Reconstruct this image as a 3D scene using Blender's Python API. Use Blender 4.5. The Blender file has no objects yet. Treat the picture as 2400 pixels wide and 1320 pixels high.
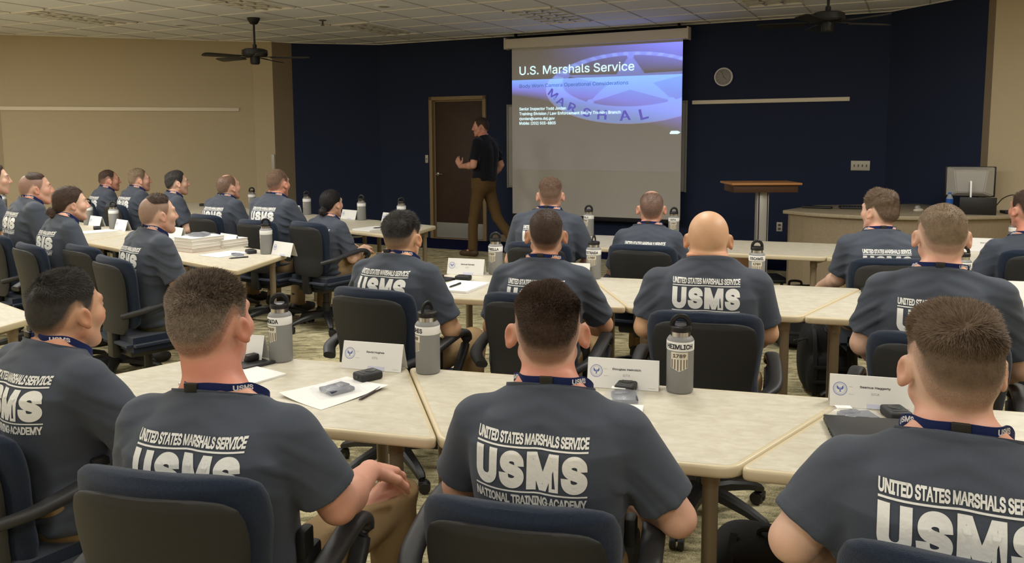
import bpy, bmesh, math, random
import numpy as np
from mathutils import Vector, Matrix

# ------------------------------------------------------------------ camera
S = bpy.context.scene
COL = S.collection
CAM_H = 1.57
PITCH, ROLL = 0.10709, 0.004785
cam_data = bpy.data.cameras.new('camera')
cam = bpy.data.objects.new('camera', cam_data)
COL.objects.link(cam)
S.camera = cam
cam_data.sensor_width = 36.0
cam_data.lens = 36.0 * 1926.6 / 2400.0
cam_data.shift_y = -(660.0 - 528.0) / 2400.0
cam_data.clip_start = 0.02
_f = Vector((0, math.cos(PITCH), -math.sin(PITCH)))
_u = Vector((0, math.sin(PITCH), math.cos(PITCH)))
_x = Vector((1, 0, 0))
_r = _x * math.cos(ROLL) - _u * math.sin(ROLL)
_v = _x * math.sin(ROLL) + _u * math.cos(ROLL)
cam.matrix_world = Matrix(((_r.x, _v.x, -_f.x, 0), (_r.y, _v.y, -_f.y, 0), (_r.z, _v.z, -_f.z, CAM_H), (0, 0, 0, 1)))

# ------------------------------------------------------------------ colour management, world
S.view_settings.view_transform = 'Standard'
S.view_settings.look = 'None'
S.view_settings.gamma = 1.0
S.view_settings.use_curve_mapping = False
S.view_settings.exposure = 0.4
W = bpy.data.worlds.new('world')
S.world = W
W.use_nodes = True
W.node_tree.nodes['Background'].inputs[0].default_value = (1.0, 0.86, 0.66, 1)
W.node_tree.nodes['Background'].inputs[1].default_value = 0.03

# room axes: A runs to the right along the front wall, B runs toward the front wall
RYAW = 0.45723
CA, SA = math.cos(RYAW), math.sin(RYAW)
CEIL = 3.03
def rw(a, b, z=0.0):
    return Vector((a * CA + b * SA, -a * SA + b * CA, z))

# ------------------------------------------------------------------ lights: lit troffers over the rear of the room (front rows of fixtures are switched off)
LIT = [(-9.17, 4.20, 74), (-6.6, 4.20, 66), (-4.07, 4.20, 58), (-1.5, 4.20, 44), (1.05, 4.20, 72), (1.05, 6.75, 44),
       (-9.17, 1.60, 60), (-6.6, 1.60, 40), (-4.07, 1.60, 24), (-1.5, 1.60, 18), (1.05, 1.60, 26),
       (-9.17, -1.0, 50), (-6.6, -1.0, 40), (-4.07, -1.0, 34), (-1.5, -1.0, 34), (1.05, -1.0, 40)]
for (a, b, pw) in LIT:
    ld = bpy.data.lights.new('troffer_light', 'AREA')
    ld.shape = 'RECTANGLE'; ld.size = 0.54; ld.size_y = 1.16
    ld.energy = pw * 0.62
    ld.color = (1.0, 0.98, 0.935)
    ld.spread = math.radians(180)
    lo = bpy.data.objects.new('troffer_light', ld)
    COL.objects.link(lo)
    lo.location = rw(a, b, CEIL - 0.012)
    lo.rotation_euler = (0, 0, -RYAW)

# ------------------------------------------------------------------ materials
MATS = {}
def srgb(r, g, b):
    f = lambda c: ((c / 255.0) / 12.92) if c <= 10 else (((c / 255.0) + 0.055) / 1.055) ** 2.4
    return (f(r), f(g), f(b))

def mat(name, col, rough=0.6, metal=0.0, spec=0.5, noise=None, bump=None, sheen=0.0, emit=None, coat=0.0, alpha=1.0, trans=0.0):
    """noise=(scale, amount, second colour); bump=(scale, strength)"""
    if name in MATS:
        return MATS[name]
    m = bpy.data.materials.new(name)
    m.use_nodes = True
    nt = m.node_tree
    p = nt.nodes['Principled BSDF']
    p.inputs['Base Color'].default_value = (*col, 1)
    p.inputs['Roughness'].default_value = rough
    p.inputs['Metallic'].default_value = metal
    p.inputs['Specular IOR Level'].default_value = spec
    p.inputs['Sheen Weight'].default_value = sheen
    p.inputs['Coat Weight'].default_value = coat
    p.inputs['Alpha'].default_value = alpha
    p.inputs['Transmission Weight'].default_value = trans
    if emit:
        p.inputs['Emission Color'].default_value = (*emit[0], 1)
        p.inputs['Emission Strength'].default_value = emit[1]
    tc = nt.nodes.new('ShaderNodeTexCoord')
    if noise:
        n = nt.nodes.new('ShaderNodeTexNoise')
        n.inputs['Scale'].default_value = noise[0]
        n.inputs['Detail'].default_value = 4
        nt.links.new(tc.outputs['Object'], n.inputs['Vector'])
        mp = nt.nodes.new('ShaderNodeMapRange')
        mp.inputs['From Min'].default_value = 0.5 - noise[1] / 2
        mp.inputs['From Max'].default_value = 0.5 + noise[1] / 2
        nt.links.new(n.outputs['Fac'], mp.inputs['Value'])
        mx = nt.nodes.new('ShaderNodeMix'); mx.data_type = 'RGBA'
        mx.inputs['A'].default_value = (*col, 1); mx.inputs['B'].default_value = (*noise[2], 1)
        nt.links.new(mp.outputs['Result'], mx.inputs['Factor'])
        nt.links.new(mx.outputs['Result'], p.inputs['Base Color'])
    if bump:
        n2 = nt.nodes.new('ShaderNodeTexNoise')
        n2.inputs['Scale'].default_value = bump[0]; n2.inputs['Detail'].default_value = 3
        nt.links.new(tc.outputs['Object'], n2.inputs['Vector'])
        b = nt.nodes.new('ShaderNodeBump')
        b.inputs['Strength'].default_value = bump[1]; b.inputs['Distance'].default_value = 0.004
        nt.links.new(n2.outputs['Fac'], b.inputs['Height'])
        nt.links.new(b.outputs['Normal'], p.inputs['Normal'])
    MATS[name] = m
    return m

M_beige = mat('beige_paint', srgb(200, 184, 154), 0.85, spec=0.2, bump=(140, 0.25))
M_taupe = mat('taupe_paint', srgb(140, 124, 102), 0.85, spec=0.2, bump=(140, 0.25))
M_navy = mat('navy_wallcovering', (0.026, 0.035, 0.072), 0.9, spec=0.15, bump=(220, 0.4))
M_ceil = mat('ceiling_tile', srgb(240, 241, 242), 0.95, spec=0.1, bump=(160, 0.5))
M_tbar = mat('ceiling_grid', srgb(248, 244, 236), 0.6, spec=0.3)
M_tbar_shade = mat('ceiling_grid_shade', srgb(196, 192, 184), 0.9, spec=0.1)  # same grid bars, coloured darker in one direction for the shade at tile edges
M_alu = mat('louver_metal', srgb(238, 234, 224), 0.35, metal=0.0)
M_black = mat('black_plastic', (0.012, 0.012, 0.013), 0.45, bump=(900, 0.1))
M_blacksoft = mat('black_soft_plastic', (0.016, 0.016, 0.018), 0.6)
M_shell = mat('chair_shell', (0.022, 0.022, 0.022), 0.55, spec=0.35, bump=(900, 0.3))
M_arm = mat('armrest_urethane', (0.028, 0.028, 0.03), 0.5, spec=0.4)
M_fabric = mat('navy_chair_fabric', (0.010, 0.017, 0.036), 0.95, spec=0.15, sheen=0.2, noise=(240, 0.5, (0.018, 0.030, 0.056)), bump=(700, 0.6))
M_fan = mat('fan_bronze', (0.010, 0.010, 0.010), 0.5)
M_wood = mat('door_walnut', (0.052, 0.030, 0.022), 0.5, spec=0.3, noise=(6, 0.6, (0.068, 0.042, 0.030)))
M_frame = mat('door_frame_paint', srgb(150, 128, 92), 0.5)
M_steel = mat('brushed_steel', (0.45, 0.43, 0.40), 0.35, metal=1.0)
M_kick = mat('kick_plate', srgb(150, 148, 140), 0.5)
M_white = mat('white_paper', (0.80, 0.79, 0.76), 0.7, spec=0.2)
M_ink = mat('black_ink', (0.02, 0.02, 0.025), 0.7, spec=0.2)
M_inkgrey = mat('grey_ink', (0.30, 0.30, 0.32), 0.7, spec=0.2)
M_blueink = mat('seal_blue', srgb(90, 110, 178), 0.7, spec=0.2)
M_paleblue = mat('seal_pale_blue', srgb(176, 184, 214), 0.7, spec=0.2)
M_tape = mat('tape_strip', srgb(206, 208, 232), 0.35)
M_edge = mat('table_edge_band', srgb(206, 192, 160), 0.35, spec=0.5)
M_leg = mat('table_leg_paint', srgb(132, 118, 94), 0.45)
M_maple = mat('maple_edge', srgb(196, 138, 82), 0.4)
M_lamin = mat('lectern_laminate', srgb(78, 50, 32), 0.5)
M_lightgrey = mat('light_grey_metal', srgb(176, 174, 168), 0.4)
M_screen = mat('projection_screen', srgb(206, 203, 196), 0.9, spec=0.1)
M_screenback = mat('screen_black', (0.004, 0.004, 0.005), 0.7)
M_housing = mat('screen_housing', srgb(232, 224, 206), 0.5)
M_rail = mat('tack_rail', srgb(240, 228, 204), 0.5)
M_plate = mat('wall_plate', srgb(206, 200, 184), 0.4)
M_card = mat('cardboard', srgb(150, 112, 76), 0.85, spec=0.1)
M_desk = mat('desk_laminate', srgb(158, 142, 118), 0.5, noise=(60, 0.4, srgb(146, 130, 106)))
M_desktop = mat('desk_top_laminate', srgb(176, 164, 140), 0.4, noise=(70, 0.4, srgb(160, 148, 124)))
M_silver = mat('silver_plastic', srgb(190, 188, 184), 0.35, metal=0.3)
M_bottle = mat('grey_powder_coat', srgb(134, 134, 132), 0.5, spec=0.4, bump=(1500, 0.08))
M_ring = mat('stainless', (0.62, 0.60, 0.56), 0.25, metal=1.0)
M_cap = mat('cap_black', (0.008, 0.008, 0.009), 0.35)
M_tapew = mat('white_tape', (0.78, 0.77, 0.74), 0.5)
M_engr = mat('engraved_metal', (0.72, 0.68, 0.57), 0.35, metal=0.35)
M_engd = mat('engraved_dark', srgb(98, 88, 76), 0.5)
M_bag = mat('backpack_nylon', (0.006, 0.006, 0.007), 0.75, bump=(500, 0.5))
M_bagtrim = mat('backpack_webbing', (0.014, 0.014, 0.015), 0.7)
M_trouser = mat('khaki_cotton', srgb(150, 126, 92), 0.9, spec=0.15, bump=(60, 0.4))
M_olive = mat('olive_cotton', srgb(92, 88, 66), 0.9, spec=0.15, bump=(60, 0.4))
M_brown = mat('brown_cotton', srgb(96, 76, 48), 0.9, spec=0.15, bump=(60, 0.4))
M_boot = mat('boot_leather', (0.012, 0.011, 0.010), 0.6)
M_bootb = mat('brown_leather', srgb(74, 56, 36), 0.6)
M_belt = mat('belt_nylon', (0.008, 0.008, 0.009), 0.6)
M_lany = mat('navy_lanyard', (0.012, 0.022, 0.10), 0.7, spec=0.2)
M_lanyw = mat('lanyard_print', (0.75, 0.75, 0.78), 0.7, spec=0.2)
M_print = mat('shirt_print', (0.82, 0.82, 0.79), 0.6, spec=0.2, bump=(90, 0.25))
M_sock = mat('black_sock', (0.01, 0.01, 0.01), 0.9)
M_eye = mat('eye_white', (0.42, 0.38, 0.35), 0.35)
M_clear = mat('clear_poly_bag', (0.85, 0.87, 0.9), 0.12, alpha=0.22, bump=(60, 0.8))
M_navyplastic = mat('navy_plastic', (0.015, 0.02, 0.05), 0.4)
M_water = mat('water_bottle_plastic', (0.75, 0.85, 0.95), 0.1, alpha=0.35)
M_waterlabel = mat('blue_label', (0.02, 0.12, 0.5), 0.4)
M_page = mat('page_block', srgb(214, 208, 196), 0.8, bump=(400, 0.3))
M_redcover = mat('red_cover', srgb(170, 92, 52), 0.6)
M_cable = mat('cable_black', (0.01, 0.01, 0.01), 0.5)
M_screenmon = mat('monitor_glass', (0.004, 0.004, 0.005), 0.25)

def shirt_mat(name, c1, c2):
    return mat(name, c1, 0.85, spec=0.25, sheen=0.12, noise=(900, 0.5, c2), bump=(700, 0.25))
M_shirt = shirt_mat('grey_tshirt_knit', (0.052, 0.062, 0.084), (0.068, 0.080, 0.105))
M_polo = shirt_mat('navy_polo_knit', (0.004, 0.005, 0.010), (0.006, 0.007, 0.013))

def carpet_mat():
    m = bpy.data.materials.new('carpet_waves'); m.use_nodes = True
    nt = m.node_tree; p = nt.nodes['Principled BSDF']; p.inputs['Roughness'].default_value = 1.0; p.inputs['Specular IOR Level'].default_value = 0.05
    N = nt.nodes.new; L = nt.links.new
    tc = N('ShaderNodeTexCoord')
    mp = N('ShaderNodeMapping'); mp.inputs['Rotation'].default_value = (0, 0, RYAW + 0.25); mp.inputs['Scale'].default_value = (2.2, 7.0, 1)
    L(tc.outputs['Object'], mp.inputs['Vector'])
    n1 = N('ShaderNodeTexNoise'); n1.inputs['Scale'].default_value = 3.2; n1.inputs['Detail'].default_value = 5; n1.inputs['Roughness'].default_value = 0.65; n1.inputs['Distortion'].default_value = 0.6
    L(mp.outputs['Vector'], n1.inputs['Vector'])
    n2 = N('ShaderNodeTexNoise'); n2.inputs['Scale'].default_value = 150; n2.inputs['Detail'].default_value = 3; n2.inputs['Roughness'].default_value = 0.7
    L(tc.outputs['Object'], n2.inputs['Vector'])
    ad = N('ShaderNodeMath'); ad.operation = 'MULTIPLY_ADD'; ad.inputs[1].default_value = 0.75
    L(n2.outputs['Fac'], ad.inputs[0]); L(n1.outputs['Fac'], ad.inputs[2])
    cr = N('ShaderNodeValToRGB')
    e = cr.color_ramp.elements
    e[0].position = 0.62; e[0].color = (*srgb(76, 72, 52), 1)
    e[1].position = 1.06; e[1].color = (*srgb(222, 210, 170), 1)
    el = cr.color_ramp.elements.new(0.82); el.color = (*srgb(164, 156, 122), 1)
    L(ad.outputs[0], cr.inputs['Fac'])
    L(cr.outputs['Color'], p.inputs['Base Color'])
    b = N('ShaderNodeBump'); b.inputs['Strength'].default_value = 0.7; b.inputs['Distance'].default_value = 0.006
    L(n2.outputs['Fac'], b.inputs['Height']); L(b.outputs['Normal'], p.inputs['Normal'])
    return m
M_carpet = carpet_mat()
M_navycarpet = mat('navy_carpet', (0.012, 0.016, 0.055), 1.0, spec=0.05, bump=(300, 0.6))

def laminate_mat(name, c0, c1, c2):
    m = bpy.data.materials.new(name); m.use_nodes = True
    nt = m.node_tree; p = nt.nodes['Principled BSDF']; p.inputs['Roughness'].default_value = 0.42; p.inputs['Specular IOR Level'].default_value = 0.45
    N = nt.nodes.new; L = nt.links.new
    tc = N('ShaderNodeTexCoord')
    mp = N('ShaderNodeMapping'); mp.inputs['Scale'].default_value = (1, 2.0, 1)
    L(tc.outputs['Object'], mp.inputs['Vector'])
    n1 = N('ShaderNodeTexNoise'); n1.inputs['Scale'].default_value = 16; n1.inputs['Detail'].default_value = 7; n1.inputs['Roughness'].default_value = 0.68; n1.inputs['Distortion'].default_value = 0.4
    L(mp.outputs['Vector'], n1.inputs['Vector'])
    cr = N('ShaderNodeValToRGB'); e = cr.color_ramp.elements
    e[0].position = 0.33; e[0].color = (*c0, 1); e[1].position = 0.70; e[1].color = (*c2, 1)
    el = cr.color_ramp.elements.new(0.5); el.color = (*c1, 1)
    L(n1.outputs['Fac'], cr.inputs['Fac']); L(cr.outputs['Color'], p.inputs['Base Color'])
    return m
M_top = laminate_mat('stone_laminate', srgb(190, 182, 162), srgb(200, 193, 174), srgb(211, 205, 189))

# ------------------------------------------------------------------ object helpers
def tag(o, label=None, cat=None, group=None, kind=None):
    if label: o['label'] = label
    if cat: o['category'] = cat
    if group: o['group'] = group
    if kind: o['kind'] = kind
    return o

def empty(name, loc=(0, 0, 0), rz=0.0):
    o = bpy.data.objects.new(name, None)
    COL.objects.link(o)
    o.location = loc; o.rotation_euler = (0, 0, rz)
    o.empty_display_size = 0.1
    return o

def mesh_np(name, V, Q, mats, parent=None, smooth=True, midx=None):
    """mesh object from numpy arrays (all faces with the same corner count)"""
    me = bpy.data.meshes.new(name)
    V = np.ascontiguousarray(V, dtype=np.float32); Q = np.ascontiguousarray(Q, dtype=np.int32)
    k = Q.shape[1]
    me.vertices.add(len(V)); me.vertices.foreach_set('co', V.ravel())
    me.loops.add(Q.size); me.loops.foreach_set('vertex_index', Q.ravel())
    me.polygons.add(len(Q))
    me.polygons.foreach_set('loop_start', np.arange(0, Q.size, k, dtype=np.int32))
    if smooth:
        me.polygons.foreach_set('use_smooth', np.ones(len(Q), dtype=bool))
    for m in (mats if isinstance(mats, (list, tuple)) else [mats]):
        me.materials.append(m)
    if midx is not None:
        me.polygons.foreach_set('material_index', np.asarray(midx, dtype=np.int32))
    me.update(calc_edges=True)
    o = bpy.data.objects.new(name, me)
    COL.objects.link(o)
    if parent is not None: o.parent = parent
    return o

def copy_tree(src, parent=None, loc=None, rz=None):
    c = src.copy(); COL.objects.link(c)
    if parent is not None: c.parent = parent
    if loc is not None: c.location = loc
    if rz is not None: c.rotation_euler = (0, 0, rz)
    for ch in list(src.children):
        copy_tree(ch, c)
    return c

class MB:
    """collects simple solids and links them as one mesh"""
    def __init__(s):
        s.v = []; s.f = []; s.mi = []; s.sm = []
    def add(s, V, F, mi=0, smooth=False, M=None):
        n = len(s.v)
        for p in V:
            p = Vector(p)
            s.v.append(M @ p if M is not None else p)
        for f in F:
            s.f.append([i + n for i in f]); s.mi.append(mi); s.sm.append(smooth)
        return s
    def bm(s, bm, mi=0, smooth=False, M=None):
        bm.verts.index_update()
        s.add([v.co.copy() for v in bm.verts], [[v.index for v in f.verts] for f in bm.faces], mi, smooth, M)
        bm.free(); return s
    def box(s, c, size, bevel=0.0, mi=0, rz=0.0, M=None, seg=2, smooth=None):
        b = bmesh.new()
        bmesh.ops.create_cube(b, size=1.0)
        for v in b.verts: v.co = Vector((v.co.x * size[0], v.co.y * size[1], v.co.z * size[2]))
        if bevel > 0:
            bmesh.ops.bevel(b, geom=list(b.edges), offset=bevel, segments=seg, profile=0.5, affect='EDGES')
        T = Matrix.Translation(Vector(c)) @ Matrix.Rotation(rz, 4, 'Z')
        if M is not None: T = M @ T
        return s.bm(b, mi, bevel > 0 if smooth is None else smooth, T)
    def prism(s, poly, z0, z1, bevel=0.0, mi=0, M=None, seg=3, smooth=True):
        b = bmesh.new()
        vs = [b.verts.new((x, y, z0)) for x, y in poly]
        f = b.faces.new(vs)
        r = bmesh.ops.extrude_face_region(b, geom=[f])
        for g in r['geom']:
            if isinstance(g, bmesh.types.BMVert): g.co.z = z1
        bmesh.ops.recalc_face_normals(b, faces=b.faces)
        if bevel > 0:
            bmesh.ops.bevel(b, geom=list(b.edges), offset=bevel, segments=seg, profile=0.5, affect='EDGES')
        return s.bm(b, mi, smooth and bevel > 0, M)
    def lathe(s, prof, n=24, mi=0, M=None, smooth=True, caps=True):
        V = []; F = []
        for (r, z) in prof:
            for i in range(n):
                a = 2 * math.pi * i / n
                V.append((r * math.cos(a), r * math.sin(a), z))
        for j in range(len(prof) - 1):
            for i in range(n):
                k = (i + 1) % n
                F.append((j * n + i, j * n + k, (j + 1) * n + k, (j + 1) * n + i))
        if caps:
            F.append(tuple(reversed(range(n)))); F.append(tuple((len(prof) - 1) * n + i for i in range(n)))
        return s.add(V, F, mi, smooth, M)
    def tube(s, pts, r, n=10, mi=0, M=None, closed=False, sec=None, up=None):
        """r: radius or list; sec: list of (x, y) section scaled by r, kept upright with up"""
        P = [Vector(p) for p in pts]; m = len(P)
        R = r if isinstance(r, (list, tuple)) else [r] * m
        if sec is None: sec = [(math.cos(2 * math.pi * i / n), math.sin(2 * math.pi * i / n)) for i in range(n)]
        n = len(sec); V = []; F = []
        pu = Vector(up) if up is not None else None
        prev = None
        for i in range(m):
            if closed: t = (P[(i + 1) % m] - P[(i - 1) % m]).normalized()
            else: t = (P[min(i + 1, m - 1)] - P[max(i - 1, 0)]).normalized()
            if pu is not None: a = pu
            elif prev is None: a = Vector((0, 0, 1)) if abs(t.z) < 0.9 else Vector((1, 0, 0))
            else: a = prev
            x = a.cross(t)
            x = x.normalized() if x.length > 1e-6 else Vector((1, 0, 0))
            y = t.cross(x).normalized(); prev = y
            for (sx, sy) in sec: V.append(P[i] + x * (sx * R[i]) + y * (sy * R[i]))
        for i in range(m if closed else m - 1):
            j = (i + 1) % m
            for k in range(n):
                l = (k + 1) % n
                F.append((i * n + k, i * n + l, j * n + l, j * n + k))
        if not closed:
            F.append(tuple(reversed(range(n)))); F.append(tuple((m - 1) * n + k for k in range(n)))
        return s.add(V, F, mi, True, M)
    def poly(s, pts, mi=0, M=None):
        return s.add(pts, [tuple(range(len(pts)))], mi, False, M)
    def build(s, name, mats, parent=None, loc=None, rz=None, sharp=35):
        me = bpy.data.meshes.new(name)
        me.from_pydata([tuple(v) for v in s.v], [], s.f)
        for m in (mats if isinstance(mats, (list, tuple)) else [mats]): me.materials.append(m)
        me.polygons.foreach_set('material_index', s.mi)
        me.polygons.foreach_set('use_smooth', s.sm)
        me.update()
        if any(s.sm):
            try: me.set_sharp_from_angle(angle=math.radians(sharp))
            except Exception: pass
        o = bpy.data.objects.new(name, me); COL.objects.link(o)
        if parent is not None: o.parent = parent
        if loc is not None: o.location = loc
        if rz is not None: o.rotation_euler = (0, 0, rz)
        return o

def spline(pts, n):
    """Catmull-Rom through points"""
    P = np.array(pts, float); P = np.vstack([2 * P[0] - P[1], P, 2 * P[-1] - P[-2]])
    out = []
    m = len(P) - 3
    for i in range(n):
        u = i / (n - 1) * m; k = min(int(u), m - 1); t = u - k
        a, b, c, d = P[k:k + 4]
        out.append(0.5 * ((2 * b) + (-a + c) * t + (2 * a - 5 * b + 4 * c - d) * t * t + (-a + 3 * b - 3 * c + d) * t ** 3))
    return [tuple(p) for p in out]

# flat lettering as numpy triangles: width and cap height fitted to the given box, lower-left corner at the origin
_TXT = {}
try:
    import os
    FONT = bpy.data.fonts.load(os.path.join(bpy.utils.system_resource('DATAFILES'), 'fonts', 'Inter.woff2'))
except Exception:
    FONT = None
def text_mesh(body, w=None, h=None, bold=0.0, space=1.0, shear=0.0, res=4, align_base=True):
    key = (body, w, h, bold, space, shear, res)
    if key in _TXT: return _TXT[key]
    cu = bpy.data.curves.new('lettering', 'FONT')
    cu.body = body; cu.size = 1.0; cu.bevel_depth = bold; cu.bevel_resolution = 0; cu.space_character = space; cu.shear = shear
    if FONT: cu.font = FONT
    cu.resolution_u = res; cu.fill_mode = 'FRONT'
    ob = bpy.data.objects.new('lettering', cu); COL.objects.link(ob)
    bpy.context.view_layer.update()
    dg = bpy.context.evaluated_depsgraph_get()
    me = ob.evaluated_get(dg).to_mesh()
    me.calc_loop_triangles()
    V = np.zeros(len(me.vertices) * 3, np.float32); me.vertices.foreach_get('co', V); V = V.reshape(-1, 3)[:, :2].astype(float)
    T = np.zeros(len(me.loop_triangles) * 3, np.int32); me.loop_triangles.foreach_get('vertices', T); T = T.reshape(-1, 3)
    ob.evaluated_get(dg).to_mesh_clear()
    bpy.data.objects.remove(ob); bpy.data.curves.remove(cu)
    V[:, 0] -= V[:, 0].min()
    V[:, 1] -= V[:, 1].min() if align_base else 0
    sx = w / V[:, 0].max() if w else h / V[:, 1].max()
    sy = h / V[:, 1].max() if h else sx
    V[:, 0] *= sx; V[:, 1] *= sy
    a = V[T]; cr = (a[:, 1, 0] - a[:, 0, 0]) * (a[:, 2, 1] - a[:, 0, 1]) - (a[:, 1, 1] - a[:, 0, 1]) * (a[:, 2, 0] - a[:, 0, 0])
    T[cr < 0] = T[cr < 0][:, ::-1]
    _TXT[key] = (V, T)
    return V, T

def cut_grid(V, T, step):
    """split flat triangles along a regular grid so that lettering can follow a curved surface"""
    b = bmesh.new()
    vs = [b.verts.new((x, y, 0)) for x, y in V]
    for t in T:
        try: b.faces.new([vs[i] for i in t])
        except ValueError: pass
    for ax in (0, 1):
        lo, hi = V[:, ax].min(), V[:, ax].max()
        c = lo + step
        while c < hi:
            nrm = (1, 0, 0) if ax == 0 else (0, 1, 0)
            co = (c, 0, 0) if ax == 0 else (0, c, 0)
            bmesh.ops.bisect_plane(b, geom=list(b.verts) + list(b.edges) + list(b.faces), dist=1e-6, plane_co=co, plane_no=nrm)
            c += step
    bmesh.ops.triangulate(b, faces=b.faces)
    b.verts.index_update()
    V2 = np.array([(v.co.x, v.co.y) for v in b.verts]); T2 = np.array([[v.index for v in f.verts] for f in b.faces], np.int32)
    b.free()
    return V2, T2

class Flat:
    """flat marks (lettering, rules, polygons) with a material index, in one plane"""
    def __init__(s): s.V = []; s.T = []; s.m = []; s.n = 0
    def tri(s, V, T, mi=0):
        s.V.append(np.asarray(V, float)); s.T.append(np.asarray(T) + s.n); s.m += [mi] * len(T); s.n += len(V)
    def text(s, body, x, y, w=None, h=None, mi=0, center=False, **k):
        V, T = text_mesh(body, w, h, **k)
        V = V.copy()
        if center: V[:, 0] -= V[:, 0].max() / 2
        s.tri(V + np.array([x, y]), T, mi)
    def rect(s, x0, y0, x1, y1, mi=0):
        s.tri([(x0, y0), (x1, y0), (x1, y1), (x0, y1)], [(0, 1, 2), (0, 2, 3)], mi)
    def poly(s, pts, mi=0):
        b = bmesh.new(); f = b.faces.new([b.verts.new((x, y, 0)) for x, y in pts])
        if f.normal.z < 0: f.normal_flip()
        bmesh.ops.recalc_face_normals(b, faces=b.faces)
        bmesh.ops.triangulate(b, faces=b.faces); b.verts.index_update()
        V = [(v.co.x, v.co.y) for v in b.verts]; T = [[v.index for v in f.verts] for f in b.faces]; b.free()
        a = np.array(V)[np.array(T)]; T = np.array(T)
        cr = (a[:, 1, 0] - a[:, 0, 0]) * (a[:, 2, 1] - a[:, 0, 1]) - (a[:, 1, 1] - a[:, 0, 1]) * (a[:, 2, 0] - a[:, 0, 0])
        T[cr < 0] = T[cr < 0][:, ::-1]
        s.tri(V, T, mi)
    def ring(s, cx, cy, r0, r1, n=40, mi=0, sx=1.0):
        V = []; T = []
        for i in range(n):
            a = 2 * math.pi * i / n
            V += [(cx + r0 * sx * math.cos(a), cy + r0 * math.sin(a)), (cx + r1 * sx * math.cos(a), cy + r1 * math.sin(a))]
        for i in range(n):
            j = (i + 1) % n
            T += [(2 * i, 2 * i + 1, 2 * j + 1), (2 * i, 2 * j + 1, 2 * j)]
        s.tri(V, T, mi)
    def arrays(s):
        return np.vstack(s.V), np.vstack(s.T), np.array(s.m)
# ------------------------------------------------------------------ room shell
ROOM = [(3.6, -3.6), (-11.6, -3.6), (-11.6, 7.3), (-9.14, 9.66), (-8.87, 9.79), (-8.735, 10.075), (-7.70, 10.916),
        (-0.342, 10.916), (0.60, 9.97), (0.66, 9.90), (2.40, 9.40), (3.6, 7.3)]
def wall(name, p, q, m, z0=0.0, z1=CEIL, th=0.14):
    P, Q = rw(*p), rw(*q)
    d = (Q - P).normalized(); n = Vector((d.y, -d.x, 0))
    c = rw(-4.0, 3.0)
    if (P - c).dot(n) < 0: n = -n
    mb = MB()
    mb.prism([(P.x, P.y), (Q.x, Q.y), (Q.x + n.x * th, Q.y + n.y * th), (P.x + n.x * th, P.y + n.y * th)], z0, z1)
    return tag(mb.build(name, m), kind='structure')

wall('wall_back', ROOM[0], ROOM[1], M_beige)
wall('wall_left', ROOM[1], ROOM[2], M_beige)
wall('wall_left_diagonal', ROOM[2], ROOM[3], M_beige)
wall('wall_left_return', ROOM[3], ROOM[4], M_beige)
wall('wall_left_pilaster', ROOM[4], ROOM[5], M_taupe)
wall('wall_front_left', ROOM[5], ROOM[6], M_navy)
wall('wall_front_right', ROOM[7], ROOM[8], M_navy)
wall('wall_right_pilaster', ROOM[8], ROOM[9], M_taupe)
wall('wall_right_diagonal', ROOM[9], ROOM[10], M_beige)
wall('wall_right_return', ROOM[10], ROOM[11], M_beige)
wall('wall_right', ROOM[11], ROOM[0], M_beige)
DA0, DA1, DZ = -6.775, -5.785, 2.185
# front wall with the door opening
mb = MB()
for (a0, a1, z0, z1) in ((-7.70, DA0, 0, CEIL), (DA1, -0.342, 0, CEIL), (DA0, DA1, DZ, CEIL)):
    P, Q = rw(a0, 10.916), rw(a1, 10.916); n = rw(0, 0.14) - rw(0, 0)
    mb.prism([(P.x, P.y), (Q.x, Q.y), (Q.x + n.x, Q.y + n.y), (P.x + n.x, P.y + n.y)], z0, z1)
tag(mb.build('wall_front', M_navy), kind='structure')

mb = MB(); mb.prism([tuple(rw(a, b).xy) for a, b in ((3.8, -3.8), (-11.8, -3.8), (-11.8, 11.2), (3.8, 11.2))], -0.12, 0.0)
tag(mb.build('floor', M_carpet), kind='structure')
mb = MB(); mb.prism([tuple(rw(a, b).xy) for a, b in ((-8.0, 9.90), (1.2, 9.90), (-0.342, 10.91), (-7.70, 10.91))], 0.0, 0.006)
tag(mb.build('floor_border', M_navycarpet), kind='structure')
mb = MB(); mb.prism([tuple(rw(a, b).xy) for a, b in ((3.8, -3.8), (-11.8, -3.8), (-11.8, 11.2), (3.8, 11.2))], CEIL, CEIL + 0.12)
tag(mb.build('ceiling', M_ceil), kind='structure')

def clip_line(axis, val):
    """interval of the other room coordinate in which the line stays inside the room"""
    xs = []
    for i in range(len(ROOM)):
        p, q = ROOM[i], ROOM[(i + 1) % len(ROOM)]
        if (p[axis] - val) * (q[axis] - val) < 0:
            t = (val - p[axis]) / (q[axis] - p[axis]); xs.append(p[1 - axis] + t * (q[1 - axis] - p[1 - axis]))
    return (min(xs), max(xs)) if len(xs) >= 2 else None
mb = MB(); mg = MB()
for k in range(0, 16):
    b = 10.64 - 0.637 * k
    r = clip_line(1, b)
    if r:
        c = rw((r[0] + r[1]) / 2, b, CEIL - 0.004)
        mb.box(c, (r[1] - r[0] - 0.02, 0.022, 0.008), rz=-RYAW)
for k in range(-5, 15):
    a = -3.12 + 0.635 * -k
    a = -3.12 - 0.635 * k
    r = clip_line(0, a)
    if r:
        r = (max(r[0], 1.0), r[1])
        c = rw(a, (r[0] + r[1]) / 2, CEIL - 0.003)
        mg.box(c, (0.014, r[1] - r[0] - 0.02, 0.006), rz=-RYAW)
tag(mb.build('trim_1', M_tbar), kind='structure')
tag(mg.build('trim_2', M_tbar_shade), kind='structure')
mb = MB()
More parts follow.
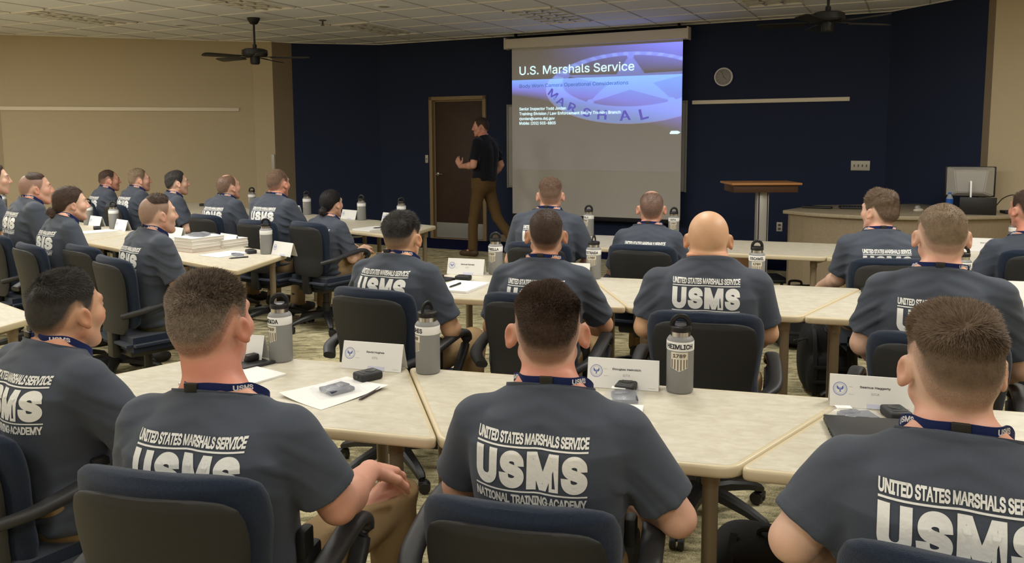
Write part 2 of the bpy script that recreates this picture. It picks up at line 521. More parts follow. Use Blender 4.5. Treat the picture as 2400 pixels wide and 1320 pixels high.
for i in range(1, len(ROOM) - 1):
    P, Q = rw(*ROOM[i]), rw(*ROOM[i + 1])
    d = Q - P; n = Vector((d.y, -d.x, 0)).normalized()
    if n.dot(rw(-4, 3) - P) < 0: n = -n
    mb.box((P + Q) / 2 + n * 0.012 + Vector((0, 0, CEIL - 0.005)), (d.length, 0.022, 0.010), rz=math.atan2(d.y, d.x))
tag(mb.build('trim_3', M_tbar), kind='structure')

# baseboards along the front wall
def strip(name, p, q, z0, z1, th, m, kind='structure'):
    P, Q = rw(*p), rw(*q); d = Q - P; n = Vector((d.y, -d.x, 0)).normalized()
    if n.dot(rw(-4, 3) - P) < 0: n = -n
    mb = MB(); mb.box((P + Q) / 2 + n * (th / 2 + 0.001) + Vector((0, 0, (z0 + z1) / 2)), (d.length, th, z1 - z0), bevel=min(th, z1 - z0) * 0.2, rz=math.atan2(d.y, d.x))
    return tag(mb.build(name, m), kind=kind)
strip('baseboard_left', (-7.69, 10.916), (DA0 - 0.06, 10.916), 0.007, 0.115, 0.014, M_taupe)
strip('baseboard_front', (DA1 + 0.06, 10.916), (-0.36, 10.916), 0.007, 0.115, 0.014, M_taupe)

# ------------------------------------------------------------------ door
dr = empty('door_1', rw((DA0 + DA1) / 2, 10.916), -RYAW); tag(dr, kind='structure')
wd = DA1 - DA0
mb = MB()
for sx in (-1, 1):
    mb.box((sx * (wd / 2 - 0.028), 0.03, DZ / 2), (0.056, 0.13, DZ), 0.004)
    mb.box((sx * (wd / 2 - 0.066), 0.05, (DZ - 0.05) / 2), (0.022, 0.05, DZ - 0.05), 0.003)
mb.box((0, 0.03, DZ - 0.028), (wd, 0.13, 0.056), 0.004)
mb.box((0, 0.05, DZ - 0.066), (wd - 0.1, 0.05, 0.022), 0.003)
tag(mb.build('door_frame', M_frame, dr))
mb = MB(); mb.box((0, 0.055, (DZ - 0.06) / 2 + 0.004), (wd - 0.116, 0.044, DZ - 0.068), 0.003)
leaf = mb.build('door_leaf', M_wood, dr)
mb = MB(); mb.box((0, 0.030, 0.135), (wd - 0.16, 0.004, 0.235), 0.001)
mb.build('kick_plate', M_kick, leaf)
mb = MB(); mb.box((0, 0.02, 0.006), (wd - 0.1, 0.12, 0.012), 0.003)
mb.build('threshold', M_frame, dr)
mb = MB(); mb.lathe([(0.026, 0), (0.026, 0.012), (0.010, 0.016), (0.010, 0.05)], 20, M=Matrix.Translation((-0.38, 0.032, 1.0)) @ Matrix.Rotation(math.pi / 2, 4, 'X'))
mb.tube([(-0.38, -0.018, 1.0), (-0.27, -0.018, 1.0)], 0.008)
mb.build('door_handle', M_steel, leaf)

# ------------------------------------------------------------------ things on the walls
def on_wall(b_name, a, z, off=0.0, b=10.916):
    return rw(a, b - off, z)
# projection screen
sc = empty('projection_screen', rw(-4.03, 10.72, 0), -RYAW)
tag(sc, 'pull-down projection screen in a cream housing, lit with a blue training slide', 'projection screen')
mb = MB(); mb.box((0, 0.0, 2.885), (2.62, 0.15, 0.135), 0.012)
for sx in (-1, 1): mb.box((sx * 1.315, 0.0, 2.89), (0.018, 0.165, 0.16), 0.004)
mb.build('housing', M_housing, sc)
mb = MB()
for sx in (-1, 1):
    mb.box((sx * 1.18, 0.02, 2.99), (0.03, 0.05, 0.078), 0.003)
mb.build('bracket', M_screenback, sc)
mb = MB(); mb.box((0, 0.010, 1.64), (2.475, 0.004, 2.36))
fab = mb.build('screen_fabric', M_screen, sc)
mb = MB(); mb.box((0, 0.008, 0.43), (2.50, 0.03, 0.055), 0.008)
mb.build('bottom_bar', M_screenback, sc)

# the slide: what the projector throws on the fabric
def slide():
    x0, x1, y0, y1 = -1.236, 1.236, 1.10, 2.79
    nx, ny = 420, 288
    X, Y = np.meshgrid(np.linspace(x0, x1, nx), np.linspace(y0, y1, ny), indexing='ij')
    u = (X - x0) / (x1 - x0); z = Y
    line = 2.375
    C = np.zeros(X.shape + (3,))
    up = z > line
    # upper band: dark, with a blue glow spreading from the upper right corner
    g = np.clip((u - 0.15) / 0.85, 0, 1) ** 1.6 * np.clip((z - 2.42) / 0.37, 0, 1) ** 0.9
    C[..., 0] += up * g * 0.16; C[..., 1] += up * g * 0.20; C[..., 2] += up * g * 1.05
    # lower band: bright light blue at the line, fading away downwards
    t = np.clip((line - z) / (0.22 + 0.55 * u ** 1.2), 0, 1)
    lo = (~up) * (1 - t) ** 1.25
    C[..., 0] += lo * 0.11; C[..., 1] += lo * 0.30; C[..., 2] += lo * 0.95
    C[..., 0] += (~up) * 0.05 * np.clip(1 - abs(t - 0.6) / 0.4, 0, 1); C[..., 2] += (~up) * 0.25 * np.clip(1 - abs(t - 0.55) / 0.45, 0, 1)
    # lawman badge: a flattened ring, wide below and narrow above, with star points
    cx, cy, rx, ry = 0.507, 2.22, 1.20, 0.48
    d = np.sqrt(((X - cx) / rx) ** 2 + ((Y - cy) / ry) ** 2)
    ix, iy, irx, iry = 0.53, 2.31, 0.97, 0.334
    di = np.sqrt(((X - ix) / irx) ** 2 + ((Y - iy) / iry) ** 2)
    th = np.arctan2((Y - cy) / ry, (X - cx) / rx)
    ring = np.clip((1.0 - d) / 0.02, 0, 1) * np.clip((di - 1.0) / 0.03, 0, 1)
    a_ = np.arctan2((Y - iy) / iry, (X - ix) / irx)
    k = 2 * math.pi / 5
    ph = np.abs((a_ - math.pi / 2 + k / 2) % k - k / 2)
    rs = 0.36 * math.sin(k / 2) / np.maximum(np.sin(k / 2 - ph) * 0.36 / 1.08 * 1.0 + np.sin(ph) * 1.0, 0.05)
    star = np.clip((np.minimum(rs, 1.08) - di) / 0.03, 0, 1)
    tips = np.zeros_like(X)
    for j in range(5):
        aa = math.pi / 2 + j * k
        tips = np.maximum(tips, np.clip((0.055 - np.hypot(X - ix - irx * math.cos(aa), (Y - iy - iry * math.sin(aa)) * 1.3)) / 0.01, 0, 1))
    shape = np.maximum(np.maximum(ring, star * 0.8), tips)
    C[..., 0] += shape * np.where(up, 0.07, 0.05); C[..., 1] += shape * np.where(up, 0.12, 0.13); C[..., 2] += shape * np.where(up, 0.46, 0.36)
    tick = (np.sin(th * 44) > 0.2) * ring * up
    C[..., 0] += tick * 0.05; C[..., 1] += tick * 0.08; C[..., 2] += tick * 0.1
    rim = np.clip(1 - abs(d - 1.0) / 0.012, 0, 1) * (~up)
    C[..., 0] += rim * 0.16; C[..., 1] += rim * 0.14; C[..., 2] += rim * 0.3
    C[..., 0] += 0.012; C[..., 1] += 0.010; C[..., 2] += 0.016
    V = np.stack([X.ravel(), np.zeros(X.size), Y.ravel()], 1)
    I = np.arange(nx * ny).reshape(nx, ny)
    Q = np.stack([I[:-1, :-1], I[1:, :-1], I[1:, 1:], I[:-1, 1:]], -1).reshape(-1, 4)
    o = mesh_np('slide_image', V, Q, slide_mat, sc, smooth=False)
    at = o.data.color_attributes.new('slide', 'FLOAT_COLOR', 'POINT')
    at.data.foreach_set('color', np.concatenate([C.reshape(-1, 3), np.ones((X.size, 1))], 1).astype(np.float32).ravel())
    o.location = (0, 0.006, 0)
    return o
slide_mat = bpy.data.materials.new('projected_slide'); slide_mat.use_nodes = True
_nt = slide_mat.node_tree; _p = _nt.nodes['Principled BSDF']
_p.inputs['Base Color'].default_value = (*srgb(206, 203, 196), 1); _p.inputs['Roughness'].default_value = 0.9; _p.inputs['Specular IOR Level'].default_value = 0.1
_at = _nt.nodes.new('ShaderNodeAttribute'); _at.attribute_name = 'slide'
_nt.links.new(_at.outputs['Color'], _p.inputs['Emission Color']); _p.inputs['Emission Strength'].default_value = 0.85
sl = slide()
M_sltext = mat('projected_white', srgb(206, 203, 196), 0.9, emit=((0.62, 0.92, 1.0), 0.8))
M_sldark = mat('projected_dark', srgb(120, 130, 160), 0.9, emit=((0.03, 0.10, 0.36), 0.5))
M_slpurp = mat('projected_purple', srgb(120, 116, 150), 0.9, emit=((0.10, 0.09, 0.50), 0.6))
def on_slide(name, fl, m):
    V, T, _ = fl.arrays()
    o = mesh_np(name, np.stack([V[:, 0], np.zeros(len(V)), V[:, 1]], 1), T, m, sc, smooth=False)
    o.location = (0, 0.0035, 0)
for (nm, body, x, y, w_, h_, bd, m_) in (
        ('slide_title', 'U.S. Marshals Service', -1.115, 2.445, 1.70, 0.122, 0.004, M_sltext),
        ('slide_subtitle', 'Body Worn Camera Operational Considerations', -1.115, 2.252, 1.62, 0.062, 0.004, M_sldark),
        ('slide_line', 'Senior Inspector Todd Jordan', -1.12, 1.935, 0.72, 0.052, 0.012, M_sltext),
        ('slide_line', 'Training Division / Law Enforcement Safety Training Branch', -1.12, 1.865, 1.52, 0.054, 0.012, M_sltext),
        ('slide_line', 'rjordan@usms.doj.gov', -1.12, 1.798, 0.55, 0.050, 0.012, M_sltext),
        ('slide_line', 'Mobile: (202) 503-8805', -1.12, 1.735, 0.565, 0.050, 0.012, M_sltext)):
    fl = Flat(); fl.text(body, x, y, w=w_, h=h_, bold=bd); on_slide(nm, fl, m_)
# small pointer mark at the lower right of the slide
fl = Flat(); fl.poly([(1.09, 1.598), (1.19, 1.598), (1.225, 1.618), (1.19, 1.638), (1.10, 1.638), (1.08, 1.606)]); on_slide('slide_pointer', fl, M_sltext)
# MARSHAL along the lower rim of the badge
fl = Flat()
for ch, px_, py_, ang, h_ in (('M', 580, 745, -38, 0.105), ('A', 672, 822, -30, 0.11), ('R', 800, 880, -21, 0.115), ('S', 965, 930, -11, 0.12), ('H', 1135, 950, -3, 0.13), ('A', 1385, 950, 5, 0.135), ('L', 1585, 930, 14, 0.145)):
    V, T = text_mesh(ch, None, 1.0, bold=0.02)
    V = V.copy(); V[:, 0] -= V[:, 0].max() / 2; V[:, 1] -= 0.5
    V *= np.array([h_ * 1.3, h_])
    a = math.radians(ang); R = np.array([[math.cos(a), math.sin(a)], [-math.sin(a), math.cos(a)]])
    x = (px_ - 1420) * 0.00131 + 0.507; y = 2.375 - (py_ - (605 - (px_ - 90) / 1885 * 80)) * 0.00131
    fl.tri(V @ R + np.array([x, y]), T)
on_slide('badge_lettering', fl, M_slpurp)

# whiteboard on the wall behind the screen
wb = empty('whiteboard', rw(-4.1, 10.916, 0), -RYAW)
tag(wb, 'light grey whiteboard on the navy wall, mostly hidden behind the projection screen', 'whiteboard')
mb = MB(); mb.box((0, -0.012, 1.43), (2.62, 0.018, 1.17)); mb.build('board', M_lightgrey, wb)
mb = MB()
for sx in (-1, 1): mb.box((sx * 1.325, -0.015, 1.43), (0.03, 0.028, 1.22), 0.004)
for z in (0.84, 2.025): mb.box((0, -0.015, z), (2.62, 0.028, 0.03), 0.004)
mb.build('board_frame', M_kick, wb)

def rail(name, p, q, z0, z1, label):
    P, Q = rw(*p), rw(*q); d = Q - P; n = Vector((d.y, -d.x, 0)).normalized()
    if n.dot(rw(-4, 3) - P) < 0: n = -n
    mb = MB(); mb.box((P + Q) / 2 + n * 0.014 + Vector((0, 0, (z0 + z1) / 2)), (d.length, 0.024, z1 - z0), 0.005, rz=math.atan2(d.y, d.x))
    return tag(mb.build(name, M_rail), label, 'rail', 'wall rails')
rail('tack_rail', (-2.70, 10.916), (-0.768, 10.916), 1.985, 2.036, 'long cream tack rail on the navy wall to one side of the screen')
rail('tack_rail', (-11.6, 7.3), (-9.30, 9.5065), 1.975, 2.03, 'long cream tack rail across the beige left wall')

ck = empty('wall_clock', rw(-2.297, 10.916, 2.329), -RYAW)
tag(ck, 'round white-rimmed wall clock on the navy wall beside the screen', 'clock')
X90 = Matrix.Rotation(math.pi / 2, 4, 'X')
mb = MB(); mb.lathe([(0.100, 0.0), (0.119, 0.004), (0.121, 0.022), (0.116, 0.034), (0.106, 0.036), (0.101, 0.028)], 48, M=X90, caps=False)
mb.build('rim', mat('clock_rim', (0.92, 0.91, 0.88), 0.3), ck)
mb = MB(); mb.lathe([(0.101, 0.0), (0.102, 0.022)], 48, M=X90); mb.build('dial', mat('clock_dial', srgb(158, 154, 148), 0.6), ck)
fl = Flat()
for h in range(12):
    a = math.pi / 2 - h * math.pi / 6
    c = (0.082 * math.cos(a), 0.082 * math.sin(a))
    V, T = text_mesh(str(h if h else 12), None, 0.018, bold=0.0)
    V = V.copy(); V -= V.max(0) / 2
    fl.tri(V + np.array(c), T)
V, T, m_ = fl.arrays()
mesh_np('numerals', np.stack([V[:, 0], np.full(len(V), -0.0235), V[:, 1]], 1), T, mat('clock_ink', srgb(96, 92, 88), 0.6), ck, smooth=False)
for (nm, ang, ln, w_) in (('hour_hand', -38, 0.05, 0.004), ('minute_hand', 108, 0.075, 0.003)):
    mb = MB(); a = math.radians(ang)
    mb.tube([(-0.01 * math.cos(a), -0.026, -0.01 * math.sin(a)), (ln * math.cos(a), -0.026, ln * math.sin(a))], w_ / 2, 6)
    mb.build(nm, mat('clock_ink', srgb(96, 92, 88), 0.6), ck)

def plate(name, a, z, w, h, label, cat, holes):
    t = empty(name, rw(a, 10.916, z), -RYAW); tag(t, label, cat)
    mb = MB(); mb.box((0, -0.004, 0), (w, 0.007, h), 0.002); mb.build('face_plate', M_plate, t)
    for (x, zz_, ww, hh) in holes:
        mb = MB(); mb.box((x, -0.010, zz_), (ww, 0.010, hh), 0.002); mb.build('toggle' if 'switch' in name else 'socket', M_engd, t)
plate('light_switch', -0.62, 1.20, 0.215, 0.118, 'four-gang white light switch plate on the navy wall', 'light switch', [(x, 0, 0.012, 0.03) for x in (-0.069, -0.023, 0.023, 0.069)])
plate('power_outlet', -1.548, 0.407, 0.072, 0.118, 'white wall outlet near the floor between lectern and curved desk', 'outlet', [(0, 0.024, 0.032, 0.028), (0, -0.024, 0.032, 0.028)])
plate('door_switch', -6.84, 1.235, 0.05, 0.12, 'small pale switch plate beside the dark door', 'light switch', [(0, 0, 0.010, 0.024)])
# thermostat strip on the beige return
P = rw(-8.90, 9.775)
mb = MB(); mb.box((P.x, P.y - 0.02, 1.20), (0.05, 0.02, 0.24), 0.004, rz=math.radians(-1))
tag(mb.build('thermostat', M_plate), 'narrow white thermostat strip at the beige corner by the taupe pilaster', 'thermostat')

# ------------------------------------------------------------------ ceiling fittings
def troffer(a, b, label):
    t = empty('ceiling_light', rw(a, b, CEIL), -RYAW); tag(t, label, 'ceiling light', 'unlit ceiling troffers')
    w, l = 0.60, 1.24
    mb = MB()
    for sx in (-1, 1): mb.box((sx * (w / 2 - 0.008), 0, -0.011), (0.016, l, 0.02), 0.002)
    for sy in (-1, 1): mb.box((0, sy * (l / 2 - 0.008), -0.011), (w, 0.016, 0.02), 0.002)
    mb.build('light_frame', M_tbar, t)
    mb = MB(); mb.box((-w / 2 - 0.006, 0, -0.006), (0.012, l, 0.010)); mb.box((0, l / 2 + 0.006, -0.006), (w, 0.012, 0.010))  # black strips painting the shadow along one side and one end of the frame
    mb.build('frame_shadow', M_screenback, t)
    mb = MB(); mb.box((0, 0, -0.003), (w - 0.03, l - 0.03, 0.004)); mb.build('reflector', mat('dim_reflector', srgb(236, 234, 226), 0.4), t)
    mb = MB()
    for i in range(1, 3):
        x = -w / 2 + i * w / 3
        mb.tube([(x, -l / 2 + 0.012, -0.012), (x, l / 2 - 0.012, -0.012)], 1.0, sec=[(-0.016, -0.006), (0, 0.010), (0.016, -0.006)][::-1], up=(0, 0, 1))
    for j in range(1, 6):
        y = -l / 2 + j * l / 6
        mb.tube([(-w / 2 + 0.012, y, -0.012), (w / 2 - 0.012, y, -0.012)], 1.0, sec=[(-0.026, -0.006), (-0.008, 0.008), (0.008, 0.008), (0.026, -0.006)][::-1], up=(0, 0, 1))
    mb.build('louver', M_alu, t)
troffer(-9.17, 6.77, 'unlit ceiling troffer over the beige left wall')
troffer(-6.60, 6.74, 'unlit ceiling troffer above the near ceiling fan')
troffer(-6.59, 9.33, 'unlit ceiling troffer above the dark wall, left of the screen')
troffer(-4.07, 9.31, 'unlit ceiling troffer just in front of the projection screen')
troffer(-1.49, 9.10, 'unlit ceiling troffer next to the fan on the dark side')

def ceiling_fan(x, y, rod, a0, label):
    t = empty('ceiling_fan', (x, y, CEIL)); tag(t, label, 'ceiling fan', 'ceiling fans')
    mb = MB(); mb.lathe([(0.078, 0.0), (0.074, -0.02), (0.046, -0.07), (0.03, -0.078), (0.012, -0.08)], 28); mb.build('canopy', M_fan, t)
    mb = MB(); mb.tube([(0, 0, -0.07), (0, 0, -rod)], 0.013, 12); mb.lathe([(0.024, -rod + 0.05), (0.026, -rod + 0.02), (0.02, -rod)], 16); mb.build('downrod', M_fan, t)
    z = -rod
    mb = MB(); mb.lathe([(0.03, z + 0.005), (0.12, z - 0.004), (0.152, z - 0.02), (0.155, z - 0.075), (0.14, z - 0.09), (0.06, z - 0.094)], 36); mb.build('motor_housing', M_fan, t)
    mb = MB(); mb.lathe([(0.055, z - 0.09), (0.058, z - 0.12), (0.057, z - 0.175), (0.045, z - 0.19), (0.0, z - 0.192)], 28); mb.build('switch_housing', M_fan, t)
    zb = z - 0.105
    for k in range(5):
        a = math.radians(a0 + 72 * k)
        M = Matrix.Rotation(a, 4, 'Z') @ Matrix.Translation((0, 0, zb)) @ Matrix.Rotation(math.radians(13), 4, 'X')
        mb = MB()
        mb.prism([(0.19, -0.048), (0.60, -0.068), (0.645, -0.05), (0.655, 0.0), (0.645, 0.05), (0.60, 0.068), (0.19, 0.048)], -0.004, 0.004, 0.002, M=M)
        bl = mb.build('blade', M_fan, t)
        mb = MB(); mb.prism([(0.05, -0.012), (0.16, -0.014), (0.25, -0.034), (0.25, 0.034), (0.16, 0.014), (0.05, 0.012)], 0.004, 0.010, M=M); mb.build('blade_bracket', M_fan, bl)
ceiling_fan(-3.145, 10.255, 0.37, 6, 'black five-blade ceiling fan hanging in front of the beige wall')
ceiling_fan(3.02, 8.0, 0.29, 12, 'dark five-blade ceiling fan in front of the navy wall near the clock')

t = empty('ceiling_speaker', rw(-5.415, 7.80, CEIL)); tag(t, 'round perforated ceiling speaker grille set in a tile', 'speaker', 'ceiling speakers')
mb = MB(); mb.lathe([(0.112, 0), (0.112, -0.006), (0.100, -0.010)], 36); mb.build('grille_ring', M_ceil, t)
mb = MB(); mb.lathe([(0.098, -0.006), (0.098, -0.009), (0.0, -0.012)], 36); mb.build('grille', mat('speaker_grille', srgb(172, 160, 138), 0.6), t)
c2 = copy_tree(t, None, rw(-8.60, 7.84, CEIL)); tag(c2, 'round ceiling speaker grille over the left part of the room', 'speaker', 'ceiling speakers')
t = empty('fire_sprinkler', rw(-6.729, 8.353, CEIL)); tag(t, 'small bronze fire sprinkler head hanging from the ceiling', 'sprinkler')
mb = MB(); mb.lathe([(0.048, 0), (0.046, -0.008), (0.02, -0.012)], 24); mb.build('escutcheon', M_engd, t)
mb = MB(); mb.lathe([(0.012, -0.01), (0.012, -0.05), (0.006, -0.055), (0.026, -0.062), (0.028, -0.066)], 16); mb.build('sprinkler_body', M_engd, t)

# ------------------------------------------------------------------ lectern, box, desk
lc = empty('lectern', (2.70, 8.80, 0)); tag(lc, 'slim lectern with maple-edged top on an aluminium column', 'lectern')
mb = MB(); mb.box((-0.01, 0.1, 1.062), (0.742, 0.50, 0.022), 0.004); mb.build('lectern_top', M_maple, lc)
mb = MB(); mb.box((-0.01, 0.09, 1.010), (0.68, 0.40, 0.080), 0.003); mb.build('apron', M_lamin, lc)
mb = MB(); mb.box((0, 0.05, 0.52), (0.088, 0.10, 1.0), 0.006)
for sx in (-1, 1): mb.box((sx * 0.055, 0.05, 0.52), (0.014, 0.09, 1.0), 0.004)
col = mb.build('column', M_silver, lc)
mb = MB()
for sx in (-1, 1): mb.box((sx * 0.046, 0.0, 0.52), (0.007, 0.006, 0.94))
mb.build('column_groove', M_screenback, col)
mb = MB(); mb.box((0, 0.08, 0.022), (0.55, 0.46, 0.03), 0.01); mb.build('lectern_base', M_black, lc)

bx = empty('cardboard_box', (2.60, 9.45, 0), -0.1); tag(bx, 'open brown cardboard box on the floor behind the lectern column', 'box')
mb = MB()
w_, d_, h_ = 0.36, 0.30, 0.29
for (c, s_) in (((0, -d_ / 2, h_ / 2), (w_, 0.006, h_)), ((0, d_ / 2, h_ / 2), (w_, 0.006, h_)), ((-w_ / 2, 0, h_ / 2), (0.006, d_, h_)), ((w_ / 2, 0, h_ / 2), (0.006, d_, h_)), ((0, 0, 0.004), (w_, d_, 0.006))):
    mb.box(c, s_)
mb.build('box_body', M_card, bx)
mb = MB()
mb.box((w_ / 2 + 0.06, 0, h_ + 0.005), (0.13, d_, 0.005), M=None)
mb.box((-w_ / 2 - 0.03, 0, h_ - 0.04), (0.005, d_, 0.10))
mb.build('box_flap', M_card, bx)

dk = empty('instructor_desk', (0, 0, 0)); tag(dk, 'curved taupe laminate instructor desk along the right front wall', 'desk')
front = spline([(2.85, 8.62), (3.06, 8.28), (3.43, 8.00), (3.94, 7.875), (4.50, 7.89), (5.00, 8.00), (5.42, 8.12)], 26)
back = [(5.30, 8.22), (4.97, 8.54), (4.88, 8.70), (4.62, 9.35), (3.40, 9.22)]
poly = [(p[0], p[1]) for p in front] + back
mb = MB(); mb.prism(poly, 0.752, 0.79, 0.008); mb.build('desk_top', M_desktop, dk)
inner = [(2.915, 8.635)] + [(p[0] + 0.02, p[1] + 0.045) for p in front[1:-1]] + [(5.38, 8.14)] + [(5.26, 8.20), (4.92, 8.50), (4.82, 8.68), (4.58, 9.30), (3.40, 9.17)]
mb = MB(); mb.prism(inner, 0.0, 0.752); mb.build('desk_panel', M_desk, dk)

# computer on the desk
mo = empty('computer_monitor', (4.70, 8.42, 0.79), math.radians(-24)); tag(mo, 'silver and black computer monitor on the curved desk, seen from behind', 'monitor')
mb = MB(); mb.box((0, 0.05, 0.30), (0.46, 0.025, 0.31), 0.006); mb.build('bezel', M_black, mo)
b = bmesh.new()
vs = [b.verts.new(p) for p in ((-0.22, 0.036, 0.15), (0.22, 0.036, 0.15), (0.22, 0.036, 0.452), (-0.22, 0.036, 0.452), (-0.12, -0.025, 0.19), (0.12, -0.025, 0.19), (0.15, -0.025, 0.42), (-0.15, -0.025, 0.42))]
for f in ((4, 5, 6, 7), (0, 1, 5, 4), (1, 2, 6, 5), (2, 3, 7, 6), (3, 0, 4, 7), (3, 2, 1, 0)): b.faces.new([vs[i] for i in f])
bmesh.ops.recalc_face_normals(b, faces=b.faces)
bmesh.ops.bevel(b, geom=list(b.edges), offset=0.008, segments=2, affect='EDGES')
mb = MB(); mb.bm(b, 0, True); mb.build('back_cover', M_silver, mo)
mb = MB(); mb.tube(spline([(0, -0.03, 0.30), (0, -0.06, 0.20), (0, -0.09, 0.06), (0, -0.08, 0.012)], 12), 1.0, sec=[(-0.035, -0.008), (0.035, -0.008), (0.035, 0.008), (-0.035, 0.008)], up=(1, 0, 0.001)); mb.build('stand_neck', M_silver, mo)
mb = MB(); mb.box((0, 0.0, 0.006), (0.26, 0.20, 0.012), 0.004); mb.build('stand_foot', M_silver, mo)
mb = MB(); mb.box((0, 0.0635, 0.30), (0.44, 0.002, 0.29)); mb.build('display', M_screenmon, mo)
ll = empty('laptop', (4.60, 8.12, 0.79), math.radians(158)); tag(ll, 'open black laptop on the curved desk below the monitor', 'laptop')
mb = MB(); mb.box((0, 0, 0.010), (0.32, 0.22, 0.018), 0.004); mb.build('laptop_base', M_black, ll)
mb = MB(); mb.box((0, 0.125, 0.085), (0.32, 0.010, 0.17), 0.003); mb.build('laptop_lid', M_black, ll)
kb = empty('keyboard', (3.72, 8.72, 0.79), math.radians(-12)); tag(kb, 'black computer keyboard lying on the curved desk', 'keyboard')
mb = MB(); mb.box((0, 0, 0.012), (0.44, 0.15, 0.02), 0.004); kbb = mb.build('keyboard_case', M_black, kb)
mb = MB()
for i in range(15):
    for j in range(5): mb.box((-0.2 + i * 0.0285, -0.055 + j * 0.027, 0.026), (0.022, 0.021, 0.010), 0.002, seg=1)
mb.build('keycaps', M_blacksoft, kb)
mb = MB(); mb.box((3.28, 8.80, 0.803), (0.30, 0.09, 0.022), 0.005, rz=-0.55); tag(mb.build('document_tray', M_black), 'flat black tray on the desk corner nearest the lectern', 'tray')
mb = MB(); mb.box((3.46, 8.76, 0.797), (0.14, 0.02, 0.012), 0.003, rz=-0.2); tag(mb.build('marker_pen', M_engd), 'short grey marker beside the black tray on the curved desk', 'pen')
def blob(name, c, r, m, label, cat, rz=0.0):
    b = bmesh.new(); bmesh.ops.create_uvsphere(b, u_segments=20, v_segments=12, radius=1.0)
    for v in b.verts:
        v.co.z = max(v.co.z, -0.35); v.co = Vector((v.co.x * r[0], v.co.y * r[1], (v.co.z + 0.35) * r[2]))
    mb = MB(); mb.bm(b, 0, True, Matrix.Translation(c) @ Matrix.Rotation(rz, 4, 'Z'))
    return tag(mb.build(name, m), label, cat)
blob('computer_mouse', (4.18, 8.42, 0.79), (0.06, 0.034, 0.024), M_plate, 'pale computer mouse at the front edge of the curved desk', 'mouse', 0.3)
blob('computer_mouse', (4.33, 8.74, 0.79), (0.045, 0.03, 0.026), M_silver, 'grey computer mouse further back on the curved desk', 'mouse', 0.8)
wb_ = empty('water_bottle', (4.42, 8.28, 0.79)); tag(wb_, 'clear plastic water bottle with blue label beside the monitor', 'bottle')
mb = MB(); mb.lathe([(0.030, 0.0), (0.033, 0.006), (0.033, 0.07), (0.030, 0.08), (0.033, 0.09), (0.033, 0.135), (0.026, 0.160), (0.013, 0.178), (0.012, 0.188)], 24); mb.build('bottle_body', M_water, wb_)
mb = MB(); mb.lathe([(0.0337, 0.085), (0.0337, 0.138)], 24, caps=False); mb.build('bottle_label', M_waterlabel, wb_)
mb = MB(); mb.lathe([(0.015, 0.184), (0.015, 0.2), (0.013, 0.203)], 20); mb.build('bottle_cap', M_waterlabel, wb_)
mb = MB(); mb.tube(spline([(4.80, 8.30, 0.80), (4.86, 8.25, 0.84), (4.92, 8.22, 0.93), (5.00, 8.18, 0.97), (5.06, 8.14, 0.93), (5.02, 8.14, 0.83), (5.00, 8.16, 0.803)], 40), 0.005, 8)
tag(mb.build('loose_cable', M_cable), 'black loop of cable standing up from the desk beside the monitor', 'cable')
mb = MB(); mb.box((4.98, 8.12, 0.805), (0.22, 0.12, 0.03), 0.008, rz=-0.1); tag(mb.build('docking_station', M_black), 'flat black docking station on the desk under the cable loop', 'docking station')
# ------------------------------------------------------------------ bodies: smooth distance fields, polygonised
def smin(a, b, k):
    h = np.clip(0.5 + 0.5 * (b - a) / k, 0, 1)
    return b + (a - b) * h - k * h * (1 - h)
def smax(a, b, k): return -smin(-a, -b, k)
def ell(P, c, r):
    q = P - np.asarray(c, np.float32); r = np.asarray(r, np.float32)
    k0 = np.sqrt(((q / r) ** 2).sum(1)); k1 = np.sqrt(((q / (r * r)) ** 2).sum(1)) + 1e-9
    return k0 * (k0 - 1) / k1
def sph(P, c, r): return np.sqrt(((P - np.asarray(c, np.float32)) ** 2).sum(1)) - r
def cap(P, a, b, ra, rb=None):
    rb = ra if rb is None else rb
    a = np.asarray(a, np.float32); b = np.asarray(b, np.float32)
    d = b - a; t = np.clip(((P - a) @ d) / max(float(d @ d), 1e-9), 0, 1)
    return np.sqrt(((P - a - t[:, None] * d) ** 2).sum(1)) - (ra + (rb - ra) * t)
def sstep(x, a, b):
    t = np.clip((x - a) / (b - a), 0, 1); return t * t * (3 - 2 * t)

